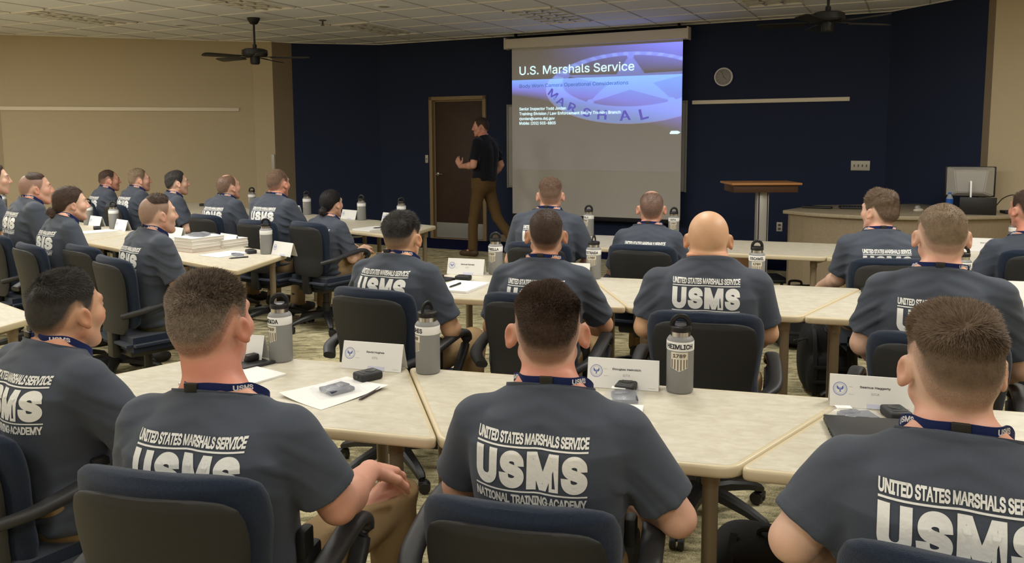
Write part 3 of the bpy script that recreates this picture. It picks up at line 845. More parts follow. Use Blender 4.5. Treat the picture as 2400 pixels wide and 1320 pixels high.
def polygonise(f, lo, hi, h):
    """surface nets on a sparse set of blocks; returns verts, quads"""
    lo = np.asarray(lo, np.float32); hi = np.asarray(hi, np.float32)
    B = 4
    nb = np.ceil((hi - lo) / (h * B)).astype(int) + 1
    n = nb * B + 1
    g = [np.arange(nb[i]) for i in range(3)]
    bi = np.stack(np.meshgrid(*g, indexing='ij'), -1).reshape(-1, 3)
    cen = lo + (bi + 0.5) * (h * B)
    dc = np.concatenate([f(cen[i:i + 200000].astype(np.float32)) for i in range(0, len(cen), 200000)])
    act = np.abs(dc) < h * B * 1.15
    val = np.where(dc < 0, -1.0, 1.0).astype(np.float32).reshape(nb)
    D = np.ones(n, np.float32)
    D[:-1, :-1, :-1] = np.repeat(np.repeat(np.repeat(val, B, 0), B, 1), B, 2)
    ab = bi[act]
    o = np.stack(np.meshgrid(*[np.arange(B + 1)] * 3, indexing='ij'), -1).reshape(-1, 3)
    for i in range(0, len(ab), 3000):
        idx = (ab[i:i + 3000, None, :] * B + o[None]).reshape(-1, 3)
        d = f((lo + idx * h).astype(np.float32))
        D[idx[:, 0], idx[:, 1], idx[:, 2]] = d
    ins = (D < 0)
    u = ins.astype(np.uint8)
    s = np.zeros(tuple(n - 1), np.uint8)
    for dx in (0, 1):
        for dy in (0, 1):
            for dz in (0, 1):
                s += u[dx:n[0] - 1 + dx, dy:n[1] - 1 + dy, dz:n[2] - 1 + dz]
    ci = np.argwhere((s > 0) & (s < 8))
    cid = np.full(tuple(n - 1), -1, np.int32)
    cid[ci[:, 0], ci[:, 1], ci[:, 2]] = np.arange(len(ci))
    C = np.stack([[x, y, z] for x in (0, 1) for y in (0, 1) for z in (0, 1)])
    cv = np.stack([D[ci[:, 0] + c[0], ci[:, 1] + c[1], ci[:, 2] + c[2]] for c in C], 1)
    acc = np.zeros((len(ci), 3), np.float32); cnt = np.zeros(len(ci), np.float32)
    for i in range(8):
        for j in range(i + 1, 8):
            if np.abs(C[i] - C[j]).sum() != 1: continue
            a, b = cv[:, i], cv[:, j]
            m = (a < 0) != (b < 0)
            t = np.where(m, a / np.where(m, a - b, 1), 0)
            acc += np.where(m[:, None], C[i] + t[:, None] * (C[j] - C[i]), 0); cnt += m
    V = lo + (ci + acc / cnt[:, None]) * h
    quads = []
    for ax in range(3):
        b_, c_ = [(1, 2), (2, 0), (0, 1)][ax]
        sl0 = [slice(1, -1)] * 3; sl1 = [slice(1, -1)] * 3
        sl0[ax] = slice(0, -1); sl1[ax] = slice(1, None)
        A, Bv = ins[tuple(sl0)], ins[tuple(sl1)]
        e = np.argwhere(A != Bv)
        fl = A[e[:, 0], e[:, 1], e[:, 2]]
        e = e + 1; e[:, ax] -= 1
        def cell(db, dc_):
            q = e.copy(); q[:, b_] += db; q[:, c_] += dc_
            return cid[q[:, 0], q[:, 1], q[:, 2]]
        q = np.stack([cell(-1, -1), cell(0, -1), cell(0, 0), cell(-1, 0)], 1)
        q[~fl] = q[~fl][:, ::-1]
        quads.append(q)
    Q = np.vstack(quads); Q = Q[(Q >= 0).all(1)]
    return V, Q

def relax(V, Q, it=1, w=0.5):
    for _ in range(it):
        A = np.zeros_like(V); c = np.zeros(len(V), np.float32)
        for i in range(4):
            for j in ((i + 1) % 4, (i + 3) % 4):
                np.add.at(A, Q[:, i], V[Q[:, j]]); np.add.at(c, Q[:, i], 1)
        V = V * (1 - w) + w * A / np.maximum(c, 1)[:, None]
    return V

def vnormals(V, Q):
    n = np.cross(V[Q[:, 2]] - V[Q[:, 0]], V[Q[:, 3]] - V[Q[:, 1]])
    N = np.zeros_like(V)
    for i in range(4): np.add.at(N, Q[:, i], n)
    return N / (np.linalg.norm(N, axis=1, keepdims=True) + 1e-12)

def wavy(P, seed, f=9.0):
    """cheap smooth noise in about -1..1"""
    r = np.random.RandomState(seed); s = 0
    for i in range(5):
        k = r.normal(size=3); k *= f * (0.6 + 0.9 * r.rand()) * 1.0 / np.linalg.norm(k)
        s = s + np.sin(P @ k.astype(np.float32) * 2.0 + r.rand() * 6.28)
    return s / 3.0

def rot(yaw=0, pitch=0, roll=0):
    """head turn (yaw, + to the person's left), nod (pitch, + up), tilt"""
    return np.array((Matrix.Rotation(yaw, 3, 'Z') @ Matrix.Rotation(pitch, 3, 'X') @ Matrix.Rotation(roll, 3, 'Y')), np.float32)

# --- head, local frame: x right, y face forward, z up, origin midway between chin and crown
def head_core(q, hw=1.0):
    q = q / np.array([hw, 1, 1], np.float32)
    d = ell(q, (0, -0.014, 0.026), (0.0765, 0.098, 0.088))
    d = smin(d, ell(q, (0, -0.034, -0.010), (0.066, 0.073, 0.070)), 0.02)
    d = smin(d, ell(q, (0, 0.030, -0.028), (0.060, 0.062, 0.084)), 0.025)
    return d
def head_sdf(q, hw=1.0, ear=0.5, nose=1.0, fold=False):
    d = head_core(q, hw)
    p = q / np.array([hw, 1, 1], np.float32)
    s = p.copy(); s[:, 0] = np.abs(s[:, 0])
    d = smin(d, cap(s, (0.050, 0.004, -0.056), (0.016, 0.064, -0.096), 0.021, 0.021), 0.022)
    d = smin(d, sph(p, (0, 0.076, -0.098), 0.018), 0.018)
    d = smin(d, sph(s, (0.042, 0.054, -0.022), 0.027), 0.02)
    d = smin(d, cap(s, (0.008, 0.081, 0.026), (0.040, 0.070, 0.030), 0.013), 0.012)
    d = smax(d, -sph(s, (0.034, 0.102, 0.010), 0.017), 0.010)
    d = smin(d, sph(s, (0.032, 0.0765, 0.010), 0.0125), 0.003)
    d = smin(d, cap(p, (0, 0.084, 0.024), (0, 0.084 + 0.024 * nose, -0.022), 0.010, 0.0125), 0.012)
    d = smin(d, sph(s, (0.012, 0.094, -0.028), 0.0095), 0.007)
    d = smin(d, cap(s, (0, 0.093, -0.056), (0.020, 0.084, -0.058), 0.0065, 0.004), 0.006)
    d = smin(d, cap(s, (0, 0.092, -0.068), (0.018, 0.083, -0.066), 0.0075, 0.004), 0.006)
    d = smax(d, -cap(s, (0, 0.1015, -0.062), (0.022, 0.0925, -0.0615), 0.0022), 0.003)
    # ears: a tilted dish standing off the side of the head
    for sx in (-1, 1):
        e = q.copy(); e[:, 0] *= sx
        c = np.array([0.0795 * hw + 0.007 * ear, -0.010, -0.010], np.float32)
        R = rot(-(0.30 + 0.75 * ear), 0.16, 0.10 * ear)
        l = (e - c) @ R
        de = ell(l, (0, 0, 0), (0.0100, 0.0185, 0.0310))
        de = smax(de, -ell(l, (0.012, 0.003, 0.001), (0.0100, 0.0112, 0.0200)), 0.004)
        de = smin(de, ell(l, (0.000, 0.005, -0.027), (0.006, 0.008, 0.009)), 0.006)
        d = smin(d, de, 0.006)
    if fold:
        for z in (-0.078, -0.093):
            d = smax(d, -cap(q, (-0.045, -0.088, z), (0.045, -0.088, z), 0.004), 0.010)
    return d

HL_PHI = np.radians([0, 28, 46, 58, 68, 80, 90, 103, 116, 130, 150, 180])
def hairline(q, style):
    phi = np.abs(np.arctan2(q[:, 0], q[:, 1] + 0.012))
    z = {'short': [.078, .076, .064, .026, -.010, -.022, .004, .022, .0, -.036, -.062, -.068],
         'receding': [.106, .100, .080, .045, .004, -.012, .012, .026, .0, -.036, -.062, -.066],
         'woman': [.076, .074, .066, .044, .020, .000, .002, .004, -.010, -.040, -.066, -.074]}[style]
    return np.interp(phi, HL_PHI, z)
def hair_fields(q, hs):
    """mask 0..1 of hair cover, thickness of the hair layer, darkness of the stubble on the skin"""
    zl = hairline(q, hs.get('line', 'short'))
    h = q[:, 2] - zl
    fade = hs.get('fade', 0.03)
    m = sstep(h, -0.004, max(fade, 0.012))
    edge = sstep(h, -0.002, 0.008)
    top = sstep(q[:, 2], hs.get('t0', 0.030), hs.get('t1', 0.085))
    th = edge * (hs['side'] * m + (hs['top'] - hs['side']) * top * m)
    if hs.get('quiff'): th = th + edge * hs['quiff'] * sstep(q[:, 1], 0.0, 0.07) * sstep(q[:, 2], 0.055, 0.1)
    shade = sstep(h, -0.006, 0.012) * (hs.get('s0', 0.12) + (hs.get('s1', 0.92) - hs.get('s0', 0.12)) * m ** 0.55)
    if hs.get('highcut'):     # sides shaved close, hair kept only on top
        k = sstep(q[:, 2], 0.052, 0.094) * sstep(q[:, 1], -0.085, -0.035)
        th = th * k; shade = shade * (hs['highcut'] + (1 - hs['highcut']) * k)
    if hs.get('bald'):        # thin crown
        r = np.sqrt(q[:, 0] ** 2 * 1.3 + (q[:, 1] - hs.get('bald_y', 0.0)) ** 2 * 0.8)
        k = 1 - sstep(q[:, 2], 0.050, 0.078) * (1 - sstep(r, hs['bald'] * 0.6, hs['bald'] * 1.1))
        th = th * k; shade = shade * (0.12 + 0.88 * k)
    return th, shade

def skin_mat(name, skin, hair, red=0.35):
    if name in MATS: return MATS[name]
    m = bpy.data.materials.new(name); m.use_nodes = True
    nt = m.node_tree; p = nt.nodes['Principled BSDF']; N = nt.nodes.new; L = nt.links.new
    p.inputs['Roughness'].default_value = 0.48; p.inputs['Specular IOR Level'].default_value = 0.42
    p.inputs['Subsurface Weight'].default_value = 0.08
    p.inputs['Subsurface Radius'].default_value = (0.012, 0.005, 0.003)
    p.inputs['Subsurface Scale'].default_value = 0.5
    tc = N('ShaderNodeTexCoord')
    n = N('ShaderNodeTexNoise'); n.inputs['Scale'].default_value = 26; n.inputs['Detail'].default_value = 5
    L(tc.outputs['Object'], n.inputs['Vector'])
    mx = N('ShaderNodeMix'); mx.data_type = 'RGBA'
    mx.inputs['A'].default_value = (*[c * 1.08 for c in skin], 1)
    mx.inputs['B'].default_value = (skin[0] * 0.93, skin[1] * 0.82, skin[2] * 0.78, 1)
    L(n.outputs['Fac'], mx.inputs['Factor'])
    at = N('ShaderNodeAttribute'); at.attribute_name = 'marks'
    sp = N('ShaderNodeSeparateColor'); L(at.outputs['Color'], sp.inputs['Color'])
    mr = N('ShaderNodeMix'); mr.data_type = 'RGBA'
    L(mx.outputs['Result'], mr.inputs['A']); mr.inputs['B'].default_value = (skin[0] * 0.95, skin[1] * 0.52, skin[2] * 0.46, 1)
    ml = N('ShaderNodeMath'); ml.operation = 'MULTIPLY'; ml.inputs[1].default_value = red
    L(sp.outputs['Green'], ml.inputs[0]); L(ml.outputs[0], mr.inputs['Factor'])
    n2 = N('ShaderNodeTexNoise'); n2.inputs['Scale'].default_value = 420; n2.inputs['Detail'].default_value = 2
    L(tc.outputs['Object'], n2.inputs['Vector'])
    mr2 = N('ShaderNodeMapRange'); mr2.inputs['From Min'].default_value = 0.35; mr2.inputs['From Max'].default_value = 0.65; mr2.inputs['To Min'].default_value = 0.72; mr2.inputs['To Max'].default_value = 1.0
    L(n2.outputs['Fac'], mr2.inputs['Value'])
    m2 = N('ShaderNodeMath'); m2.operation = 'MULTIPLY'; L(sp.outputs['Red'], m2.inputs[0]); L(mr2.outputs['Result'], m2.inputs[1])
    mh = N('ShaderNodeMix'); mh.data_type = 'RGBA'
    L(mr.outputs['Result'], mh.inputs['A']); mh.inputs['B'].default_value = (*hair, 1); L(m2.outputs[0], mh.inputs['Factor'])
    L(mh.outputs['Result'], p.inputs['Base Color'])
    b = N('ShaderNodeBump'); b.inputs['Strength'].default_value = 0.12; b.inputs['Distance'].default_value = 0.002
    L(n2.outputs['Fac'], b.inputs['Height']); L(b.outputs['Normal'], p.inputs['Normal'])
    MATS[name] = m
    return m

def hair_mat(name, c, c2, skin=(0.5, 0.35, 0.28)):
    if name in MATS: return MATS[name]
    m = bpy.data.materials.new(name); m.use_nodes = True
    nt = m.node_tree; p = nt.nodes['Principled BSDF']; N = nt.nodes.new; L = nt.links.new
    p.inputs['Roughness'].default_value = 0.6; p.inputs['Specular IOR Level'].default_value = 0.22
    at = N('ShaderNodeAttribute'); at.attribute_name = 'tone'
    tc = N('ShaderNodeTexCoord'); n = N('ShaderNodeTexNoise'); n.inputs['Scale'].default_value = 60; n.inputs['Detail'].default_value = 4
    L(tc.outputs['Object'], n.inputs['Vector'])
    ad = N('ShaderNodeMath'); ad.operation = 'MULTIPLY_ADD'; ad.inputs[1].default_value = 0.8; ad.inputs[2].default_value = -0.2
    L(n.outputs['Fac'], ad.inputs[0])
    a2 = N('ShaderNodeMath'); a2.operation = 'MULTIPLY_ADD'; a2.inputs[1].default_value = 0.8; L(ad.outputs[0], a2.inputs[2])
    mx = N('ShaderNodeMix'); mx.data_type = 'RGBA'; mx.inputs['A'].default_value = (*c, 1); mx.inputs['B'].default_value = (*c2, 1)
    L(a2.outputs[0], mx.inputs['Factor'])
    sp = N('ShaderNodeSeparateColor'); L(at.outputs['Color'], sp.inputs['Color'])
    L(sp.outputs['Red'], a2.inputs[0])
    m3 = N('ShaderNodeMix'); m3.data_type = 'RGBA'; L(mx.outputs['Result'], m3.inputs['A']); m3.inputs['B'].default_value = (*[x * 0.85 for x in skin], 1)
    L(sp.outputs['Green'], m3.inputs['Factor']); L(m3.outputs['Result'], p.inputs['Base Color'])
    MATS[name] = m
    return m

# --- hand: list of capsules from wrist W along fwd; nrm = back of the hand; side = +1 if the thumb lies toward cross(fwd, nrm)
def hand_caps(Wp, fwd, nrm, side, curl=0.5, spread=1.0):
    f = np.asarray(fwd, float); f /= np.linalg.norm(f)
    n = np.asarray(nrm, float); n -= f * (n @ f); n /= np.linalg.norm(n)
    l = np.cross(f, n) * side
    Wp = np.asarray(Wp, float); out = []
    lat = [0.027, 0.009, -0.009, -0.026]; Ls = [0.072, 0.080, 0.074, 0.058]; pal = [0.088, 0.092, 0.088, 0.080]
    for i in range(4):
        kn = Wp + f * pal[i] + l * lat[i] + n * 0.004
        out.append((Wp + l * lat[i] * 0.55, kn, 0.0165, 0.0125, 0.012))
        d0 = f + l * (lat[i] * 4.5 * spread); p = kn; ang = curl * 0.35
        for j, (fr, r0, r1) in enumerate(((0.45, 0.0098, 0.0090), (0.31, 0.0090, 0.0082), (0.24, 0.0082, 0.0068))):
            dd = d0 * math.cos(ang) - n * math.sin(ang); dd /= np.linalg.norm(dd)
            q = p + dd * Ls[i] * fr
            out.append((p, q, r0, r1, 0.005)); p = q; ang += curl * (0.75 if j == 0 else 0.55)
    th0 = Wp + f * 0.022 + l * 0.024 - n * 0.004
    t1 = th0 + f * 0.034 + l * 0.030 - n * 0.008
    t2 = t1 + f * 0.032 + l * 0.010 - n * 0.008 * (1 + curl)
    t3 = t2 + f * 0.024 + l * 0.000 - n * 0.008 * (1 + curl)
    out += [(th0, t1, 0.016, 0.0125, 0.012), (t1, t2, 0.0115, 0.0100, 0.005), (t2, t3, 0.0100, 0.0075, 0.004)]
    return out

def print_template(third='NATIONAL TRAINING ACADEMY'):
    w = 0.258
    fl = Flat()
    fl.text('UNITED STATES MARSHALS SERVICE', 0, 0.130, w=w, h=0.0225, bold=0.034, space=0.96)
    fl.rect(0, 0.1225, w, 0.1260)
    x = 0
    for ch, ww in (('U', 0.055), ('S', 0.057), ('M', 0.072), ('S', 0.057)):
        V, T = text_mesh(ch, ww, 0.081, bold=0.06, res=6)
        fl.tri(V + np.array([x, 0.0365]), T); x += ww + (w - 0.241) / 3
    fl.rect(0, 0.0285, w, 0.0320)
    fl.text(third, 0.001, 0.001, w=w - 0.002, h=0.0225, bold=0.034, space=0.96)
    V, T, m = fl.arrays()
    V[:, 0] -= w / 2; V[:, 1] -= 0.1525
    return cut_grid(V, T, 0.014)
_PRINT = {}

def add_attr(o, name, vals):
    at = o.data.color_attributes.new(name, 'FLOAT_COLOR', 'POINT')
    c = np.zeros((len(vals), 4), np.float32); c[:, 3] = 1
    vals = np.asarray(vals, np.float32)
    if vals.ndim == 1: c[:, :3] = vals[:, None]
    else: c[:, :vals.shape[1]] = vals
    at.data.foreach_set('color', c.ravel())

def person(name, label, head, yaw, hyaw=0.0, hpitch=0.0, hroll=0.0, res=0.005, build=1.0, hw=1.0, hs=1.0, ear=0.4, neck=1.0,
           skin=srgb(205, 150, 118), hair=None, haircol=((0.02, 0.013, 0.008), (0.06, 0.04, 0.025)), blades=4000, blen=0.008, stand=None,
           elbows=None, wrists=None, hands=None, third='NATIONAL TRAINING ACADEMY', trousers=None, shirt=None, lean=0.0, fold=False,
           lany=True, buckle=0.0, seed=1, eyes=False, nose=1.0, bun=None, belly=1.0, zp=0.50, gear=None, knees=None, printz=-0.072, hx=0.0, pw=1.0, px=0.0, nk=0.125, redn=0.35, slope=0.0):
    """head: world position of the middle of the head; yaw: heading of the body (0 = +Y, + to the left)"""
    rng = np.random.RandomState(seed)
    hc = np.array(head, float)
    R2 = np.array(((math.cos(yaw), -math.sin(yaw)), (math.sin(yaw), math.cos(yaw))))
    yh = 0.045 + lean
    org = hc[:2] - R2 @ np.array([hx, yh])
    zh = hc[2]
    H = np.array([hx, yh, zh], np.float32)
    HR = rot(hyaw, hpitch, hroll)
    zc = zh - nk; za = zc - 0.078 * hs - slope
    b = build
    up = zc - zp
    yc = yh - 0.060
    prof_u = np.array([-0.25, -0.12, 0.0, 0.18, 0.38, 0.58, 0.76, 0.88, 0.955, 1.0])
    prof_w = np.array([0.150, 0.178, 0.182, 0.172, 0.170, 0.182, 0.190, 0.158, 0.100, 0.068]) * b
    prof_w[-1] = 0.066 * neck
    prof_d = np.array([0.105, 0.125, 0.128 * belly, 0.128 * belly, 0.122 * belly, 0.118, 0.108, 0.092, 0.074, 0.060]) * (0.5 + 0.5 * b)
    prof_y = np.array([0.0, 0.0, 0.0, yc * 0.25 - 0.010, yc * 0.45 - 0.022, yc * 0.65 - 0.034, yc * 0.82 - 0.030, yc * 0.92 - 0.014, yc, yc + 0.012])
    def torso(P, gr=0.0):
        u = (P[:, 2] - zp) / up
        w = np.interp(u, prof_u, prof_w).astype(np.float32) + gr; d = np.interp(u, prof_u, prof_d).astype(np.float32) + gr
        y = np.interp(u, prof_u, prof_y).astype(np.float32)
        ax = np.abs(P[:, 0]) / w; ay = np.abs(P[:, 1] - y) / d
        k = (ax ** 2.5 + ay ** 2.5 + 1e-9) ** (1 / 2.5)
        dd = (k - 1) * np.minimum(w, d) * 0.9
        e = np.maximum(P[:, 2] - (zc + 0.01), (zp - 0.02 - P[:, 2]))
        return smax(dd, e, 0.02)
    shx = 0.168 * b
    SH = [np.array([s * shx, yc - 0.006, za - 0.012], np.float32) for s in (-1, 1)]
    EL, WR = [], []
    for i, s in enumerate((-1, 1)):
        e = None if not elbows else elbows[i]
        if e is None: e = (s * 0.262 * b, yc + 0.05, za - 0.262)
        elif len(e) == 4:        # world position
            q = np.array(e[:2]) - org; l = R2.T @ q; e = (l[0], l[1], e[2])
        EL.append(np.array(e, np.float32))
        w = None if not wrists else wrists[i]
        if w is None: w = (s * 0.120, yc + 0.285, 0.640)
        elif len(w) == 4:
            q = np.array(w[:2]) - org; l = R2.T @ q; w = (l[0], l[1], w[2])
        WR.append(np.array(w, np.float32))
    HC = []
    for i, s in enumerate((-1, 1)):
        hd = (hands[i] if hands else None) or {}
        f = WR[i] - EL[i]; f = f / np.linalg.norm(f)
        fw = hd.get('fwd', (f[0] * 0.5 - s * 0.25, f[1] + 0.3, f[2] - 0.15))
        HC.append(hand_caps(WR[i], fw, hd.get('nrm', (s * 0.35, 0.1, 1.0)), hd.get('side', s * 1.0), hd.get('curl', 0.55), hd.get('spread', 1.0)))
    HIP = [np.array([s * 0.085 * b, 0.01, zp], np.float32) for s in (-1, 1)]
    kn = knees or ((-0.155, 0.43, 0.53), (0.155, 0.43, 0.53))
    if stand:
        KN = [np.array(stand['knee'][i], np.float32) for i in (0, 1)]; AN = [np.array(stand['ankle'][i], np.float32) for i in (0, 1)]
    else:
        KN = [np.array(k, np.float32) for k in kn]
        AN = [np.array([k[0] * 1.02, k[1] - 0.05, 0.10], np.float32) for k in KN]
    NB = np.array([hx * 0.3, yc + 0.018, zc - 0.03], np.float32)
    NT = H + HR @ np.array([0, -0.018, -0.055], np.float32)
    nr = 0.056 * neck
    def toh(P): return ((P - H) @ HR) / hs
    def neckf(P, g=0.0):
        d = cap(P, NB, NT, nr * 1.06 + g, nr + g)
        for s in (-1, 1):
            d = smin(d, cap(P, (s * 0.036, yc - 0.008, zc - 0.004), (s * 0.128 * b, yc - 0.006, za + 0.024), 0.030 + g, 0.030 + g), 0.030)
        return d
    def armf(P, i, g=0.0, g2=None):
        d = cap(P, SH[i], EL[i], 0.058 * (0.4 + 0.6 * b) + g, 0.043 * (0.5 + 0.5 * b) + (g if g2 is None else g2))
        return d
    # ---------------- skin
    def body_f(P):
        d = torso(P, -0.016)
        d = smin(d, neckf(P, -0.001), 0.03)
        for i in (0, 1):
            d = smin(d, armf(P, i), 0.03)
            m = EL[i] + (WR[i] - EL[i]) * 0.28
            fa = smin(cap(P, EL[i], m, 0.041, 0.044), cap(P, m, WR[i], 0.044, 0.026), 0.02)
            d = smin(d, fa, 0.012)
            hd = None
            near = sph(P, WR[i], 0.26) < 0
            if near.any():
                Pn = P[near]; hn = np.full(len(Pn), 1.0, np.float32)
                for (a, c, r0, r1, k) in HC[i]: hn = smin(hn, cap(Pn, a, c, r0, r1), k)
                t = d[near]; t = smin(t, hn, 0.010); d[near] = t
            d = smin(d, cap(P, HIP[i], KN[i], 0.055, 0.045), 0.02)
            d = smin(d, cap(P, KN[i], AN[i], 0.045, 0.036), 0.02)
            d = smin(d, cap(P, AN[i], AN[i] + np.array([0, 0.12, -0.06], np.float32), 0.034, 0.024), 0.01)
        nh = sph(P, H, 0.20) < 0
        if nh.any():
            q = toh(P[nh])
            dn = smin(d[nh], head_sdf(q, hw, ear, nose, False) * hs, 0.014)
            if fold:
                bk = sstep(-q[:, 1], 0.02, 0.06)
                for z0, wv in ((-0.062, 1.0), (-0.079, 0.7)):
                    zz_ = q[:, 2] - z0 + 0.9 * q[:, 0] ** 2
                    dn = dn + bk * wv * (0.0055 * np.exp(-(zz_ / 0.0042) ** 2) - 0.0035 * np.exp(-((zz_ - 0.011) / 0.007) ** 2))
            d[nh] = dn
        return d
    xm = max(0.36 * b, abs(EL[0][0]) + 0.1, abs(EL[1][0]) + 0.1, abs(WR[0][0]) + 0.12, abs(WR[1][0]) + 0.12)
    y1 = max(0.62, WR[0][1] + 0.25, WR[1][1] + 0.25, KN[0][1] + 0.14, KN[1][1] + 0.14)
    y0 = min(-0.32, AN[0][1] - 0.12, AN[1][1] - 0.12)
    lo = (-xm, y0, 0.0); hi = (xm, y1, zh + 0.16)
    V, Q = polygonise(body_f, lo, hi, res)
    V = relax(V, Q, 1, 0.4)
    skm = skin_mat(name_key(skin, haircol), skin, [c * 0.9 + 0.004 for c in haircol[0]], redn)
    body = mesh_np(name, V, Q, skm)
    q = toh(V.astype(np.float32))
    onhead = (np.linalg.norm(V - H, axis=1) < 0.17 * hs)
    mk = np.zeros((len(V), 3), np.float32)
    core = head_core(q, hw)
    if hair:
        th, sh = hair_fields(q, hair)
        isear = (core > 0.006)
        mk[:, 0] = np.where(onhead & ~isear, sh, 0)
    mk[:, 1] = np.where(onhead, sstep(core, 0.004, 0.014), 0) + 0.35 * np.where(onhead, sstep(-q[:, 2], 0.05, 0.09) * sstep(-q[:, 1], 0.0, 0.05), 0)
    # brows
    s_ = np.abs(q[:, 0])
    br = onhead & (q[:, 1] > 0.066) & (np.abs(q[:, 2] - 0.030 - 0.1 * (s_ - 0.02)) < 0.005) & (s_ > 0.012) & (s_ < 0.05)
    mk[br, 0] = 0.75
    lips = onhead & (q[:, 1] > 0.082) & (np.abs(q[:, 2] + 0.0625) < 0.010) & (s_ < 0.022)
    mk[lips, 1] = 0.8
    add_attr(body, 'marks', mk)
    body.location = (org[0], org[1], 0); body.rotation_euler = (0, 0, yaw)
    tag(body, label, 'person')
    if eyes:
        for s in (-1, 1):
            mb = MB(); bm = bmesh.new(); bmesh.ops.create_uvsphere(bm, u_segments=12, v_segments=8, radius=0.0118 * hs)
            c = H + HR @ np.array([s * 0.0315 * hw, 0.0765, 0.010], np.float32) * hs
            mb.bm(bm, 0, True, Matrix.Translation(c))
            bm = bmesh.new(); bmesh.ops.create_uvsphere(bm, u_segments=10, v_segments=6, radius=0.006 * hs)
            c2 = H + HR @ np.array([s * 0.0315 * hw, 0.0842, 0.010], np.float32) * hs
            mb.bm(bm, 1, True, Matrix.Translation(c2))
            mb.build('eye', [M_eye, M_ink], body)
    # ---------------- shirt
    sleeve = 0.80
    HEM = [SH[i] + (EL[i] - SH[i]) * sleeve for i in (0, 1)]
    def shirt_f(P, wr=True):
        u = (P[:, 2] - zp) / up
        d = torso(P, 0.006)
        d = smin(d, neckf(P, 0.007), 0.025)
        ds = None
        for i in (0, 1):
            ax = EL[i] - SH[i]; L = float(np.linalg.norm(ax)); ax = ax / L
            t = (P - SH[i]) @ ax
            a = cap(P, SH[i], EL[i], 0.068 * (0.4 + 0.6 * b), 0.066 * (0.5 + 0.5 * b))
            a = smax(a, t - sleeve * L, 0.004)
            inner = cap(P, HEM[i] - ax * 0.05, EL[i], 0.050 * (0.5 + 0.5 * b), 0.060 * (0.5 + 0.5 * b))
            a = smax(a, -inner, 0.003)
            # stitched hem
            a = a - 0.0012 * (np.abs(t - (sleeve * L - 0.012)) < 0.012)
            d = smin(d, a, 0.020)
        # collar opening: everything above a plane falling to the front
        cpl = (P[:, 2] - (zc + 0.020)) + (P[:, 1] - (yc - 0.06)) * 0.42
        d = smax(d, cpl, 0.004)
        d = smax(d, (zp + 0.07 if stand else zp - 0.10) - P[:, 2], 0.01)
        if wr:
            lowb = sstep(0.45 - u, 0.0, 0.5)
            sd = np.abs(P[:, 0]) / (0.19 * b)
            arm = sstep(sd, 0.68, 1.05) * sstep(u, 0.25, 0.6) * (1 - sstep(u, 0.74, 0.90))
            ph = P * np.array([5, 5, 26], np.float32)
            f1 = wavy(ph, seed + 3, 1.0)
            diag = P[:, 2] * 1.0 + np.abs(P[:, 0]) * 0.85
            f2 = np.sin(diag * 95 + 2.2 * wavy(P, seed + 5, 6.0))
            f3 = np.sin((P[:, 2] - np.abs(P[:, 0]) * 0.35) * 120 + 2.5 * wavy(P, seed + 9, 5.0))
            d = d - 0.0040 * wavy(P, seed, 8.0) - lowb * 0.0095 * f1 - arm * 0.0052 * np.maximum(f2, -0.2) * np.clip(0.45 + 0.8 * wavy(P, seed + 6, 7.0), 0, 1.3) - 0.0032 * lowb * f3
            nkf = 0.4 * sstep(u, 0.80, 0.90) * (1 - sstep(u, 0.97, 1.05))
            d = d - 0.0030 * nkf * np.sin(P[:, 2] * 170 + np.abs(P[:, 0]) * 60 + 1.6 * wavy(P, seed + 8, 7.0))
            # soft spine groove and shoulder blades
            bk = (P[:, 1] < yc - 0.03)
            d = d + bk * 0.006 * np.exp(-(P[:, 0] / 0.022) ** 2) * sstep(u, 0.2, 0.5) * (1 - sstep(u, 0.8, 0.95))
            sb = np.exp(-(((np.abs(P[:, 0]) - 0.085 * b) / 0.045) ** 2 + ((u - 0.70) / 0.16) ** 2))
            d = d - bk * 0.007 * sb
        return d
    sm = shirt or M_shirt
    V, Q = polygonise(shirt_f, (-xm, -0.36, zp - 0.13), (xm, 0.30, zc + 0.07), max(res, 0.004))
    V = relax(V, Q, 1, 0.5)
    so = mesh_np('t_shirt' if sm is M_shirt else 'polo_shirt', V, Q, sm, body)
    # collar rib: a thin rolled edge that follows the opening
    ring = []
    for k in range(48):
        a = 2 * math.pi * k / 48; dr_ = np.array([math.sin(a), math.cos(a)])
        lo_, hi_ = 0.02, 0.20
        for _ in range(16):
            mid = (lo_ + hi_) / 2
            y = yc + 0.016 + dr_[1] * mid; x = dr_[0] * mid
            z = zc + 0.018 - (y - (yc - 0.06)) * 0.42
            ins = float(min(neckf(np.array([[x, y, z]], np.float32), 0.006)[0], torso(np.array([[x, y, z]], np.float32), 0.004)[0])) < 0
            if ins: lo_ = mid
            else: hi_ = mid
        m_ = min(lo_, 0.105)
        y = yc + 0.016 + dr_[1] * m_; x = dr_[0] * m_
        ring.append((x, y, zc + 0.012 - (y - (yc - 0.06)) * 0.42))
    mb = MB(); mb.tube(ring, 1.0, sec=[(0.0028 * math.cos(t), 0.0105 * math.sin(t)) for t in np.linspace(0, 2 * math.pi, 9)[:-1]], closed=True, up=(0, -0.35, 1))
    mb.build('collar', sm, so)
    # back print, laid onto the cloth
    if third:
        if third not in _PRINT: _PRINT[third] = print_template(third)
        PV, PT = _PRINT[third]
        x = PV[:, 0] * pw + px; z = zc - 0.020 + printz + PV[:, 1] * pw
        y = np.full(len(x), -0.34)
        Pm = np.stack([x, y, z], 1).astype(np.float32)
        for _ in range(34):
            dd = shirt_f(Pm); Pm[:, 1] += np.clip(dd, -0.02, 0.03) * 0.75
        Pm[:, 1] -= 0.0022
        mesh_np('back_print', Pm, PT, M_print, so, smooth=True)
